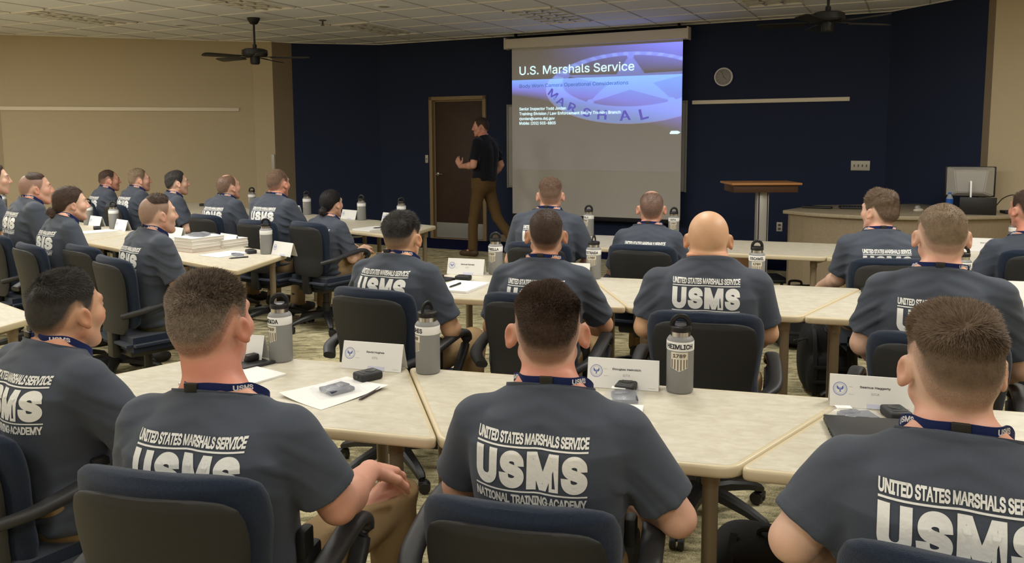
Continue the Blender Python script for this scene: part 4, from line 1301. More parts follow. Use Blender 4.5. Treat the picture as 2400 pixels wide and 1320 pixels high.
    # ---------------- lanyard
    if lany:
        ring = []; zz_ = []
        N = 72
        A = np.linspace(0, 2 * math.pi, N, endpoint=False)
        for a in A:
            c, s = math.cos(a), math.sin(a)       # a = 0 straight back
            fr = 0.5 - 0.5 * c
            z = zc + 0.0215 - 0.020 * math.sin(a / 2) ** 2 - 0.19 * max(0.0, fr - 0.45) ** 1.3
            dr_ = np.array([s, -c])
            r_ = 0.02
            P = np.array([[dr_[0] * t, yc + 0.016 + dr_[1] * t, z] for t in np.linspace(0.03, 0.22, 96)], np.float32)
            d = np.minimum(neckf(P, 0.004), np.minimum(torso(P, 0.008), neckf(P, 0.009) + np.where(P[:, 2] < zc + 0.012, 0, 1)))
            w = np.where(d < 0)[0]
            t = np.linspace(0.03, 0.22, 96)[w.max() if len(w) else 0] + 0.0025
            t = min(t, nr * 1.06 + 0.008 + 0.30 * max(0.0, fr - 0.42))
            ring.append((dr_[0] * t, yc + 0.016 + dr_[1] * t, z))
        rg = np.array(ring)
        for _ in range(3): rg = (np.roll(rg, 1, 0) + rg * 2 + np.roll(rg, -1, 0)) / 4
        rg[:, :2] = rg[:, :2] + (rg[:, :2] - np.array([0, yc + 0.016])) * 0.02
        mb = MB(); mb.tube([tuple(p) for p in rg], 1.0, sec=[(-0.0011, -0.0095), (0.0011, -0.0095), (0.0011, 0.0095), (-0.0011, 0.0095)], closed=True, up=(0, 0, 1))
        ly = mb.build('lanyard', M_lany, body)
        k = int((buckle % (2 * math.pi)) / (2 * math.pi) * N)
        p, p2 = Vector(rg[k]), Vector(rg[(k + 1) % N]); t = (p2 - p)
        nrm = Vector((p.x, p.y - yc - 0.016, 0)).normalized()
        mb = MB(); mb.box(p + nrm * 0.003, (0.032, 0.008, 0.022), 0.003, rz=math.atan2(t.y, t.x)); mb.build('lanyard_buckle', M_black, ly)
        # white lettering on the strap at both sides of the neck
        for a0 in (0.95, -0.95 - 0.75):
            V_, T_ = text_mesh('USMS', 0.052, 0.012, bold=0.03)
            arc = np.concatenate([[0], np.cumsum(np.linalg.norm(np.diff(np.vstack([rg, rg[:1]]), axis=0), axis=1))])
            base = arc[int((a0 % (2 * math.pi)) / (2 * math.pi) * N)]
            sidx = (base + V_[:, 0]) % arc[-1]
            full = np.vstack([rg, rg[:1]])
            pos = np.stack([np.interp(sidx, arc, full[:, j]) for j in range(3)], 1)
            out = pos[:, :2] - np.array([0, yc + 0.016]); out /= np.linalg.norm(out, axis=1, keepdims=True)
            pos[:, :2] += out * 0.0019
            pos[:, 2] += V_[:, 1] - 0.006
            mesh_np('strap_print', pos, T_, M_lanyw, ly, smooth=False)
    # ---------------- trousers, belt, boots
    tm = trousers or M_trouser
    def tro_f(P):
        d = cap(P, (-0.06 * b, 0.0, zp + 0.01), (0.06 * b, 0.0, zp + 0.01), 0.125 * b)
        d = smin(d, cap(P, (-0.07 * b, 0.0, zp + 0.08), (0.07 * b, 0.0, zp + 0.08), 0.118 * b * (0.5 + 0.5 * belly)), 0.03)
        for i in (0, 1):
            d = smin(d, cap(P, HIP[i], KN[i], 0.092 * b, 0.066), 0.03)
            d = smin(d, cap(P, KN[i], AN[i] + np.array([0, 0, 0.0], np.float32), 0.066, 0.064), 0.018)
        d = smax(d, P[:, 2] - (zp + 0.115), 0.008)
        for i in (0, 1):
            d = smax(d, -cap(P, AN[i] + np.array([0, 0, -0.01]), AN[i] + np.array([0, 0.0, -0.2]), 0.054), 0.006)
        d = d - 0.003 * wavy(P, seed + 21, 11.0) - 0.003 * wavy(P * np.array([1, 2.4, 2.4], np.float32), seed + 22, 9.0)
        return d
    V, Q = polygonise(tro_f, (-0.34, min(-0.26, AN[0][1] - 0.14, AN[1][1] - 0.14), 0.02), (0.34, max(KN[0][1], KN[1][1]) + 0.16, zp + 0.16), max(res * 1.5, 0.007))
    mesh_np('trousers', relax(V, Q, 1, 0.4), Q, tm, body)
    for i in (0, 1):
        def boot_f(P, i=i):
            a = AN[i]
            sole = np.array([a[0], a[1], 0.0], np.float32)
            d = cap(P, sole + np.array([0, -0.045, 0.05], np.float32), sole + np.array([0, 0.12, 0.040], np.float32), 0.044, 0.040)
            d = smin(d, cap(P, sole + np.array([0, 0.12, 0.038], np.float32), sole + np.array([0, 0.175, 0.034], np.float32), 0.042, 0.034), 0.02)
            d = smin(d, cap(P, a + np.array([0, -0.01, -0.04], np.float32), a + np.array([0, -0.005, 0.07], np.float32), 0.050, 0.051), 0.02)
            return smax(d, 0.003 - P[:, 2], 0.006)
        V, Q = polygonise(boot_f, AN[i] + np.array([-0.09, -0.14, -AN[i][2] - 0.02]), AN[i] + np.array([0.09, 0.26, 0.16]), 0.008)
        if stand and stand.get('lift'): V[:, 2] += stand['lift'][i]
        mesh_np('boot', V, Q, (gear or {}).get('boot', M_boot), body)
    if gear and gear.get('belt'):
        pts = [(0.128 * b * math.sin(t) * 1.36, -0.004 - 0.120 * b * math.cos(t) * 1.04, zp + 0.095) for t in np.linspace(0, 2 * math.pi, 41)[:-1]]
        mb = MB(); mb.tube(pts, 1.0, sec=[(-0.004, -0.02), (0.004, -0.02), (0.004, 0.02), (-0.004, 0.02)], closed=True, up=(0, 0, 1)); bl = mb.build('belt', M_belt, body)
        if gear.get('holster'):
            mb = MB(); mb.box((0.185 * b, 0.02, zp + 0.06), (0.045, 0.075, 0.16), 0.012); mb.box((0.19 * b, 0.0, zp + 0.155), (0.028, 0.05, 0.07), 0.010)
            mb.build('holster', M_belt, bl)
    # ---------------- hair
    if hair and hair.get('top', 0) > 0:
        hh = min(res, 0.004) if res < 0.005 else 0.0045
        amp = hair.get('rough', 0.35)
        def hair_f(q):
            d = head_core(q, hw); th, _ = hair_fields(q, hair)
            nz = wavy(q * np.array([1.0, 0.55, 1.0], np.float32), seed + 31, 46.0)
            d = d - (th * (1 + amp * nz) - 0.0016)
            if bun is not None:
                bq = q - np.array(bun, np.float32)
                bd = ell(bq, (0, 0, 0), (0.040, 0.032, 0.036)) - 0.004 * wavy(q, seed + 33, 60.0)
                d = smin(d, bd, 0.012)
            return d
        V, Q = polygonise(hair_f, (-0.11, -0.17, -0.13), (0.11, 0.12, 0.145), hh)
        th, sh0 = hair_fields(V.astype(np.float32), hair)
        FV, FQ, FS = V, Q, sh0
        keep = th > (1.0 if hair.get('nocap') else 0.0016)
        if bun is not None: keep = keep | (np.linalg.norm(V - np.array(bun), axis=1) < 0.052)
        fk = keep[Q].all(1); Q = Q[fk]
        used = np.unique(Q) if len(Q) else np.array([], int); rm = np.full(len(V), -1); rm[used] = np.arange(len(used)); V = V[used]; Q = rm[Q]
        if len(Q): V = relax(V.astype(np.float32), Q, 1, 0.3)
        # strands
        FN = vnormals(FV, FQ); fth, _ = hair_fields(FV.astype(np.float32), hair)
        fa = np.linalg.norm(np.cross(FV[FQ[:, 2]] - FV[FQ[:, 0]], FV[FQ[:, 3]] - FV[FQ[:, 1]]), axis=1)
        fs = FS[FQ].mean(1)
        if bun is not None: fs = np.maximum(fs, (np.linalg.norm(FV[FQ].mean(1) - np.array(bun), axis=1) < 0.05))
        fa = fa * np.where(fs > 0.3, fs, fs * fs)
        p = fa / fa.sum(); k = rng.choice(len(FQ), blades, p=p)
        w = rng.dirichlet((1, 1, 1, 1), blades)
        root = (FV[FQ[k]] * w[..., None]).sum(1); nr_ = FN[FQ[k]].mean(1); tl = fth[FQ[k]].mean(1)
        thin = tl < 0.0016
        root = root + nr_ * np.where(thin, 0.0016 - tl, 0)[:, None]
        crown = np.array(hair.get('crown', (0.01, -0.055, 0.105)))
        fl_ = root - crown; fl_ += np.array([0, 0.6, 0.0]) * sstep(root[:, 2], 0.06, 0.11)[:, None] * 0.12
        if bun is not None: fl_ = np.array(bun) - root
        fl_ += 0.035 * np.stack([wavy(root.astype(np.float32), seed + 40 + j, 30.0) for j in range(3)], 1)
        fl_ -= nr_ * (fl_ * nr_).sum(1, keepdims=True); fl_ /= np.linalg.norm(fl_, axis=1, keepdims=True) + 1e-9
        lift = hair.get('lift', 0.55)
        dr_ = fl_ * (1 - lift) + nr_ * lift + 0.22 * rng.normal(size=root.shape)
        dr_ /= np.linalg.norm(dr_, axis=1, keepdims=True)
        Ln = (blen * np.clip(tl / max(hair['top'], 1e-4), 0.22, 1.0) * (0.6 + 0.7 * rng.rand(blades)))[:, None]
        sd = np.cross(dr_, nr_); sd /= np.linalg.norm(sd, axis=1, keepdims=True) + 1e-9
        wd = hair.get('wid', 0.0007)
        r0 = root - nr_ * 0.001
        mid = r0 + dr_ * Ln * 0.55
        tip = mid + (dr_ * 0.7 + fl_ * 0.3) * Ln * 0.5
        BV = np.stack([r0 - sd * wd, r0 + sd * wd, mid + sd * wd * 0.8, tip], 1).reshape(-1, 3)
        BQ = len(V) + np.arange(blades * 4).reshape(-1, 4)
        tk = hair.get('thin', 0.54); tref = hair.get('tref', max(hair['side'] * 0.95 + 0.0002, 0.0019))
        vt = hair_fields(V.astype(np.float32), hair)[0] if len(V) else np.zeros(0)
        if bun is not None and len(V): vt = np.where(np.linalg.norm(V - np.array(bun), axis=1) < 0.06, 1.0, vt)
        thn = np.concatenate([tk * (1 - sstep(vt, 0.0012, tref)), np.repeat(tk * 0.9 * (1 - sstep(tl, 0.0012, tref)), 4)])
        tone = np.concatenate([np.full(len(V), 0.25) + 0.15 * rng.rand(len(V)), np.repeat(rng.rand(blades), 4)])
        tone = np.stack([tone, thn], 1)
        AV = np.vstack([V, BV]); AQ = np.vstack([Q, BQ])
        AV = (AV * hs) @ HR.T + H
        ho = mesh_np('hair', AV, AQ, hair_mat('hair_' + name_key(skin, *haircol), *haircol, skin), body)
        add_attr(ho, 'tone', tone)
    return body

def name_key(*a):
    return 'tone_' + '_'.join('%03d' % int(round(1000 * x)) for t in a for x in np.ravel(t))
# ------------------------------------------------------------------ office chair
def loft_back(levels, bend, n=28, e=2.6):
    """levels: (z, half width, half thickness, y centre)"""
    V = []; F = []
    for (z, w, t, y) in levels:
        for i in range(n):
            a = 2 * math.pi * i / n; c, s = math.cos(a), math.sin(a)
            x = w * math.copysign(abs(c) ** (2 / e), c); yy = t * math.copysign(abs(s) ** (2 / e), s)
            V.append((x, y + yy + bend * (x / 0.22) ** 2, z))
    for j in range(len(levels) - 1):
        for i in range(n):
            k = (i + 1) % n
            F.append((j * n + i, j * n + k, (j + 1) * n + k, (j + 1) * n + i))
    F.append(tuple(reversed(range(n)))); F.append(tuple((len(levels) - 1) * n + i for i in range(n)))
    return V, F
def chair_proto(name, dz=0.0):
    t = empty(name, (0, 0, 0))
    lean = lambda z: -0.195 - 0.16 * max(0.0, z - 0.62)
    def outline(zz, grow, th, yoff):
        prof = [(0.475, 0.150), (0.50, 0.178), (0.56, 0.190), (0.62, 0.186), (0.70, 0.196), (0.78, 0.206), (0.84, 0.205), (0.875, 0.192), (0.893, 0.165), (0.901, 0.120)]
        z = [p[0] for p in prof]; w = [p[1] for p in prof]
        out = []
        zs = np.concatenate([np.linspace(zz[0], zz[1] - 0.05, 14), np.linspace(zz[1] - 0.043, zz[1], 9)])
        for q in zs:
            u = (q - zz[0]) / (zz[1] - zz[0]); qq = 0.475 + u * (0.901 - 0.475)
            ww = float(np.interp(qq, z, w)) + grow
            fade = min(1.0, (zz[1] - q) / 0.03 + 0.25, (q - zz[0]) / 0.03 + 0.3)
            out.append((q + dz, ww, th * (0.35 + 0.65 * min(1, fade)), lean(q) + yoff))
        return out
    mb = MB(); V, F = loft_back(outline((0.50, 0.905), 0.016, 0.034, 0.030), 0.055); mb.add(V, F, 0, True); mb.build('backrest', M_fabric, t, sharp=60)
    mb = MB(); V, F = loft_back(outline((0.47, 0.872), -0.008, 0.014, -0.014), 0.055); mb.add(V, F, 0, True); mb.build('back_shell', M_shell, t, sharp=60)
    b = bmesh.new(); bmesh.ops.create_cube(b, size=1)
    for v in b.verts: v.co = Vector((v.co.x * 0.50, v.co.y * 0.47, v.co.z * 0.085))
    bmesh.ops.bevel(b, geom=list(b.edges), offset=0.036, segments=4, affect='EDGES')
    mb = MB(); mb.bm(b, 0, True, Matrix.Translation((0, 0.03, 0.415))); mb.build('seat', M_fabric, t, sharp=60)
    mb = MB(); mb.box((0, 0.0, 0.355), (0.30, 0.32, 0.05), 0.015); mb.box((0, -0.19, 0.42), (0.08, 0.05, 0.20), 0.012); mb.build('seat_mechanism', M_black, t)
    sec = [(0.028 * math.copysign(abs(math.cos(a)) ** 0.7, math.cos(a)), 0.0165 * math.copysign(abs(math.sin(a)) ** 0.8, math.sin(a))) for a in np.linspace(0, 2 * math.pi, 17)[:-1]]
    for s in (-1, 1):
        path = spline([(s * 0.205, -0.215, 0.585), (s * 0.262, -0.13, 0.612), (s * 0.272, 0.02, 0.643), (s * 0.268, 0.15, 0.658), (s * 0.264, 0.215, 0.640), (s * 0.262, 0.222, 0.600), (s * 0.258, 0.175, 0.520), (s * 0.245, 0.12, 0.43), (s * 0.20, 0.10, 0.385)], 46)
        r = [1.0 if i < 28 else 0.85 for i in range(46)]
        mb = MB(); mb.tube(path, r, sec=sec, up=(1, 0, 0.0001) if False else (0, 0.35, 1)); mb.build('armrest', M_arm, t)
    mb = MB(); mb.lathe([(0.030, 0.10), (0.030, 0.22), (0.024, 0.225), (0.024, 0.34)], 20); mb.build('gas_column', M_black, t)
    for k in range(5):
        a = math.radians(90 + 72 * k + 20); M = Matrix.Rotation(a, 4, 'Z')
        mb = MB(); mb.tube([(0.02, 0, 0.125), (0.12, 0, 0.120), (0.22, 0, 0.100), (0.29, 0, 0.078), (0.305, 0, 0.066)], [1.25, 1.1, 0.9, 0.75, 0.6], sec=[(0.026, -0.016), (0.026, 0.010), (0.014, 0.020), (-0.014, 0.020), (-0.026, 0.010), (-0.026, -0.016)], up=(0, 0, 1), M=M)
        lg = mb.build('leg', M_black, t)
        mb = MB()
        ca = Matrix.Translation(M @ Vector((0.30, 0, 0))) @ Matrix.Rotation(a + 0.9 * k, 4, 'Z')
        for sx in (-1, 1):
            mb.lathe([(0.010, -0.011), (0.024, -0.011), (0.0265, -0.007), (0.0265, 0.007), (0.024, 0.011), (0.010, 0.011)], 18, M=ca @ Matrix.Translation((sx * 0.016, -0.012, 0.0265)) @ Matrix.Rotation(math.pi / 2, 4, 'Y'))
        mb.box((0, -0.004, 0.045), (0.050, 0.040, 0.022), 0.006, M=ca); mb.lathe([(0.007, 0.05), (0.007, 0.075)], 10, M=ca)
        mb.build('caster', M_black, lg)
    return t

# ------------------------------------------------------------------ trapezoid table: local x along the row, y toward the front of the room
LEGPAINT = M_leg
def table(name, fr, f0, f1, b0, b1, t0, t1, label, group, z=0.74):
    """fr: frame (d, n); f0..f1 front edge (audience side), b0..b1 back edge along d; t0, t1 depth"""
    d, n = fr
    cs, ct = (f0 + f1) / 2, (t0 + t1) / 2
    o = empty(name, (d[0] * cs + n[0] * ct, d[1] * cs + n[1] * ct, 0), math.atan2(d[1], d[0]) if d[0] * n[1] - d[1] * n[0] > 0 else math.atan2(-d[1], -d[0]))
    flip = 1 if d[0] * n[1] - d[1] * n[0] > 0 else -1
    tag(o, label, 'table', group)
    g = 0.0025
    P = [(flip * (f0 - cs + g), t0 - ct), (flip * (f1 - cs - g), t0 - ct), (flip * (b1 - cs - g), t1 - ct), (flip * (b0 - cs + g), t1 - ct)]
    if flip < 0: P = P[::-1]
    def inset(P, w):
        c = Vector((sum(p[0] for p in P) / 4, sum(p[1] for p in P) / 4)); out = []
        m = len(P)
        for i in range(m):
            p0, p1, p2 = Vector(P[i - 1]), Vector(P[i]), Vector(P[(i + 1) % m])
            e1 = (p1 - p0).normalized(); e2 = (p2 - p1).normalized()
            n1 = Vector((-e1.y, e1.x)); n2 = Vector((-e2.y, e2.x))
            k = (n1 + n2); k = k / max(k.dot(n1), 0.2)
            out.append(tuple(p1 + k * w))
        return out
    def rounded(P, r, k=5):
        out = []
        m = len(P)
        for i in range(m):
            p0, p1, p2 = Vector(P[i - 1]), Vector(P[i]), Vector(P[(i + 1) % m])
            a = p1 + (p0 - p1).normalized() * r; c = p1 + (p2 - p1).normalized() * r
            for j in range(k + 1):
                t = j / k
                q = a * (1 - t) ** 2 + p1 * 2 * t * (1 - t) + c * t * t
                out.append((q.x, q.y))
        return out
    R = rounded(P, 0.045)
    # edge band: rounded profile swept around the top
    mb = MB(); n_ = len(R)
    prof = [(0.000, -0.032), (-0.004, -0.030), (-0.006, -0.024), (-0.006, -0.008), (-0.004, -0.002), (0.001, 0.0), (0.008, 0.0)]
    V = []
    for (w, zz_) in prof:
        Q = inset(R, w + 0.006)
        V += [(q[0], q[1], z + zz_) for q in Q]
    F = []
    for j in range(len(prof) - 1):
        for i in range(n_):
            k = (i + 1) % n_
            F.append((j * n_ + i, j * n_ + k, (j + 1) * n_ + k, (j + 1) * n_ + i))
    F.append(tuple(reversed(range(n_))))
    mb.add(V, F, 0, True); mb.build('edge_band', M_edge, o, sharp=50)
    Q = inset(R, 0.014)
    mb = MB(); mb.prism(Q, z - 0.020, z + 0.0004); mb.build('tabletop', M_top, o)
    L = inset(P, 0.10)
    for (x, y) in L:
        mb = MB(); mb.lathe([(0.021, 0.012), (0.021, z - 0.09), (0.0245, z - 0.088), (0.0245, z - 0.033)], 20, M=Matrix.Translation((x, y, 0)))
        mb.lathe([(0.024, 0.0), (0.024, 0.012)], 16, M=Matrix.Translation((x, y, 0)))
        mb.build('leg', LEGPAINT, o)
    mb = MB()
    for (i, j) in ((0, 3), (1, 2)):
        a, c = Vector((L[i][0], L[i][1], z - 0.052)), Vector((L[j][0], L[j][1], z - 0.052))
        mb.tube([a, c], 0.016, 8)
    mb.build('cross_rail', LEGPAINT, o)
    return o

# ------------------------------------------------------------------ insulated bottle
def wrap(V, z0, r, a0=0.0):
    a = -math.pi / 2 + a0 + V[:, 0] / r
    return np.stack([r * np.cos(a), r * np.sin(a), z0 + V[:, 1]], 1)
_shield = None
def shield_flat():
    global _shield
    if _shield is None:
        fl = Flat(); w = 0.0285
        def sl(x): return 0.0 + 0.0 if abs(x) < 1e-9 else 0
        top, bot, tip = 0.0325, -0.019, -0.031
        fl.poly([(-w, bot), (0, tip), (w, bot), (w, top), (-w, top)], 0)
        ys = 0.009
        for i in range(6):
            x = -w + 0.0042 + i * 0.00995
            if i == 5: x -= 0.0005
            b0 = tip + abs(x) / w * (bot - tip) + 0.001
            fl2 = [(x - 0.0018, b0 + 0.0006), (x + 0.0018, b0 + 0.0006), (x + 0.0018, ys), (x - 0.0018, ys)]
            fl.poly(fl2, 1)
        fl.text('1789', -0.0215, 0.0145, w=0.043, h=0.0125, mi=1, bold=0.045)
        V, T, m = fl.arrays()
        out = []
        base = (m == 0)
        V0, T0 = cut_grid(V, T[base], 0.005); V1, T1 = cut_grid(V, T[~base], 0.005)
        _shield = (V0, T0, V1, T1)
    return _shield
_bottle_proto = None
def bottle(loc, rz, word, label, face=0.0, loop=0.0, sh=True):
    global _bottle_proto
    if _bottle_proto is None:
        t = empty('insulated_bottle')
        R = 0.0435
        mb = MB(); mb.lathe([(0.038, 0.0), (0.0415, 0.002), (R, 0.007), (R, 0.1705), (0.0428, 0.175), (0.038, 0.182), (0.0335, 0.1855)], 44); mb.build('bottle_body', M_bottle, t)
        mb = MB(); mb.lathe([(0.0318, 0.183), (0.0318, 0.202)], 36); mb.build('steel_neck', M_ring, t)
        mb = MB(); mb.lathe([(0.0335, 0.2005), (0.0350, 0.202), (0.0350, 0.214), (0.0335, 0.218), (0.028, 0.220), (0.0, 0.220)], 36); cp = mb.build('cap', M_cap, t)
        arc = [(0.0275 * math.cos(a), 0, 0.216 + 0.034 * math.sin(a) ** 0.8 if math.sin(a) > 0 else 0.216) for a in np.linspace(0, math.pi, 25)]
        mb = MB(); mb.tube(arc, 1.0, sec=[(0.0085 * math.cos(a), 0.0032 * math.sin(a)) for a in np.linspace(0, 2 * math.pi, 11)[:-1]], up=(0, 1, 0.001)); mb.build('carry_loop', M_cap, cp)
        mb = MB(); mb.lathe([(R + 0.0006, 0.142), (R + 0.0008, 0.143), (R + 0.0008, 0.1705), (R + 0.0002, 0.1715)], 44, caps=False); mb.build('name_band', M_tapew, t)
        V0, T0, V1, T1 = shield_flat()
        A = wrap(V0 + np.array([0, 0.1065]), 0.0, R + 0.0005); B = wrap(V1 + np.array([0, 0.1065]), 0.0, R + 0.0010)
        sx = mesh_np('engraved_shield', np.vstack([A, B]), np.vstack([T0, T1 + len(A)]), [M_engr, M_engd], t, smooth=True, midx=[0] * len(T0) + [1] * len(T1))
        _bottle_proto = t; o = t; o.location = loc; o.rotation_euler = (0, 0, rz)
    else:
        o = copy_tree(_bottle_proto, None, loc, rz)
        for c in list(o.children):
            if c.name.startswith('hand_lettering'): bpy.data.objects.remove(c)
    for c in o.children:
        if c.name.startswith('engraved_shield'): c.rotation_euler = (0, 0, face)
        if c.name.startswith('cap'): c.rotation_euler = (0, 0, loop)
        if c.name.startswith('name_band'): band = c
    for c in list(band.children): bpy.data.objects.remove(c)
    if word:
        V, T = text_mesh(word, 0.0165 * len(word) * 0.72, 0.0165, bold=0.028)
        V = V - np.array([V[:, 0].max() / 2, 0])
        V, T = cut_grid(V, T, 0.006)
        l = mesh_np('hand_lettering', wrap(V, 0.1485, 0.0449, face * 0.9), T, M_ink, band, smooth=False)
    return tag(o, label, 'bottle', 'grey insulated bottles on the tables')

# ------------------------------------------------------------------ folded name card
def seal(fl, cx, cy, r):
    fl.ring(cx, cy, r * 0.93, r, 40, 1); fl.ring(cx, cy, r * 0.68, r * 0.72, 40, 2)
    for i in range(20):
        a = i * math.pi / 10
        fl.poly([(cx + r * 0.77 * math.cos(a - .06), cy + r * 0.77 * math.sin(a - .06)), (cx + r * 0.87 * math.cos(a - .06), cy + r * 0.87 * math.sin(a - .06)), (cx + r * 0.87 * math.cos(a + .06), cy + r * 0.87 * math.sin(a + .06)), (cx + r * 0.77 * math.cos(a + .06), cy + r * 0.77 * math.sin(a + .06))], 2)
    for s in (-1, 1):
        W_ = [(0.06, -0.08), (0.16, 0.10), (0.28, 0.34), (0.46, 0.50), (0.42, 0.30), (0.54, 0.30), (0.44, 0.14), (0.50, 0.06), (0.36, -0.04), (0.24, -0.14)]
        P = [(cx + s * x * r, cy + y * r) for x, y in W_]
        fl.poly(P if s > 0 else P[::-1], 1)
    fl.poly([(cx - .10 * r, cy + .02 * r), (cx - .10 * r, cy - .16 * r), (cx, cy - .28 * r), (cx + .10 * r, cy - .16 * r), (cx + .10 * r, cy + .02 * r)], 1)
    fl.ring(cx, cy + .14 * r, 0.0, 0.08 * r, 10, 1)
    fl.poly([(cx - .07 * r, cy - .26 * r), (cx - .16 * r, cy - .44 * r), (cx + .16 * r, cy - .44 * r), (cx + .07 * r, cy - .26 * r)], 1)
def name_card(loc, rz, l1, l2, label, w=0.235, h=0.098, detail=True):
    t = empty('name_card', loc, rz); tag(t, label, 'name card', 'folded white name cards')
    tilt = math.radians(17)
    Mf = Matrix.Translation((0, -0.030, 0.001)) @ Matrix.Rotation(-tilt, 4, 'X'); Mb = Matrix.Translation((0, 0.030, 0.001)) @ Matrix.Rotation(tilt, 4, 'X')
    mb = MB(); mb.box((0, 0, h / 2), (w, 0.0009, h), M=Mf); mb.box((0, 0, h / 2), (w, 0.0009, h), M=Mb)
    z = h * math.cos(tilt); mb.box((0, 0, z + 0.0005), (w, 0.0035, 0.0016))
    mb.build('folded_card', M_white, t)
    if detail:
        fl = Flat()
        seal(fl, -w * 0.375, h * 0.56, 0.0205)
        if l1: fl.text(l1, 0.012, h * 0.60, w=0.0058 * len(l1), h=0.0085, mi=0, bold=0.02, center=True)
        if l2: fl.text(l2, 0.012, h * 0.41, w=0.0058 * len(l2), h=0.0080, mi=3, center=True)
        fl.text('Name', -w * 0.265, h * 0.63, w=0.010, h=0.0022, mi=3); fl.text('District', -w * 0.265, h * 0.40, w=0.014, h=0.0022, mi=3)
        fl.rect(w * 0.36, h * 0.075, w * 0.46, h * 0.082, 3)
        V, T, m = fl.arrays()
        P = np.stack([V[:, 0], np.full(len(V), -0.0009), V[:, 1]], 1)
        P = np.array([Mf @ Vector(p) for p in P])
        mesh_np('card_print', P, T, [M_ink, M_blueink, M_paleblue, M_inkgrey], t, smooth=False, midx=m)
        mb = MB(); mb.box((0.02, -0.0012, 0.008), (0.064, 0.0008, 0.013), M=Mf); mb.build('tape_tab', M_tape, t)
    return t

# ------------------------------------------------------------------ small things on the tables
def body_camera(loc, rz, label, stand_=False):
    t = empty('body_camera', loc, rz); tag(t, label, 'body camera', 'black body cameras')
    mb = MB(); mb.box((0, 0, 0.0145), (0.064, 0.086, 0.029), 0.008, seg=3); bd = mb.build('camera_body', M_blacksoft, t)
    mb = MB(); mb.lathe([(0.0185, 0.028), (0.0195, 0.0302), (0.0185, 0.0308), (0.0165, 0.0300), (0.0, 0.0302)], 32, M=Matrix.Translation((0, 0.010, 0))); mb.build('round_button', M_black, bd)
    mb = MB(); mb.box((0, -0.0435, 0.016), (0.014, 0.003, 0.007), 0.001); mb.build('port_cover', M_cap, bd)
    mb = MB(); mb.box((0, -0.026, 0.0295), (0.040, 0.008, 0.0015), 0.0005); mb.build('status_strip', M_arm, bd)
    return t
def mount_plate(loc, rz, label):
    t = empty('camera_mount', loc, rz); tag(t, label, 'camera mount')
    mb = MB(); mb.box((0, 0, 0.006), (0.075, 0.11, 0.007), 0.002); mb.box((0.045, 0, 0.006), (0.018, 0.13, 0.011), 0.002); mb.build('mount_base', M_blacksoft, t)
    mb = MB(); mb.lathe([(0.008, 0.0092), (0.010, 0.0100), (0.013, 0.0098), (0.014, 0.009)], 20, caps=False); mb.box((-0.02, 0.01, 0.022), (0.035, 0.05, 0.026), 0.006); mb.build('mount_clip', M_black, t)
    return t
def paper_stack(loc, rz, w, h, th, label, name='paper', curl=0.0, cat='paper', m=None):
    t = empty(name, loc, rz); tag(t, label, cat)
    nx, ny = 12, 14
    V = []; F = []
    for (zz_) in (0.0, th):
        for j in range(ny + 1):
            for i in range(nx + 1):
                x = (i / nx - 0.5) * w; y = (j / ny - 0.5) * h
                lift = curl * ((i / nx) ** 3 * (j / ny) ** 2 + (1 - i / nx) ** 3 * (1 - j / ny) ** 2) if zz_ > 0 or True else 0
                V.append((x, y, 0.0006 + zz_ + lift))
    o_ = (nx + 1) * (ny + 1)
    for j in range(ny):
        for i in range(nx):
            a = j * (nx + 1) + i
            F.append((a + 1, a, a + nx + 1, a + nx + 2)); F.append((o_ + a, o_ + a + 1, o_ + a + nx + 2, o_ + a + nx + 1))
    ed = [j * (nx + 1) for j in range(ny + 1)], [j * (nx + 1) + nx for j in range(ny + 1)], list(range(nx + 1)), [ny * (nx + 1) + i for i in range(nx + 1)]
    for e, s in zip(ed, (1, 0, 0, 1)):
        for a, b in zip(e[:-1], e[1:]):
            f = (a, b, o_ + b, o_ + a); F.append(f if s == 0 else f[::-1])
    mb = MB(); mb.add(V, F, 0, False); mb.build('sheets', m or M_white, t)
    return t
def pen(loc, rz, label, m=None):
    t = empty('pen', loc, rz); tag(t, label, 'pen', 'ballpoint pens')
    Y = Matrix.Rotation(-math.pi / 2, 4, 'X')
    mb = MB(); mb.lathe([(0.001, -0.070), (0.003, -0.060), (0.0048, -0.052), (0.0048, 0.060), (0.004, 0.064)], 14, M=Matrix.Translation((0, 0, 0.0052)) @ Y); mb.build('barrel', m or M_black, t)
    mb = MB(); mb.box((0, 0.042, 0.0108), (0.003, 0.036, 0.0012), 0.0004); mb.build('pen_clip', M_ring, t)
    return t
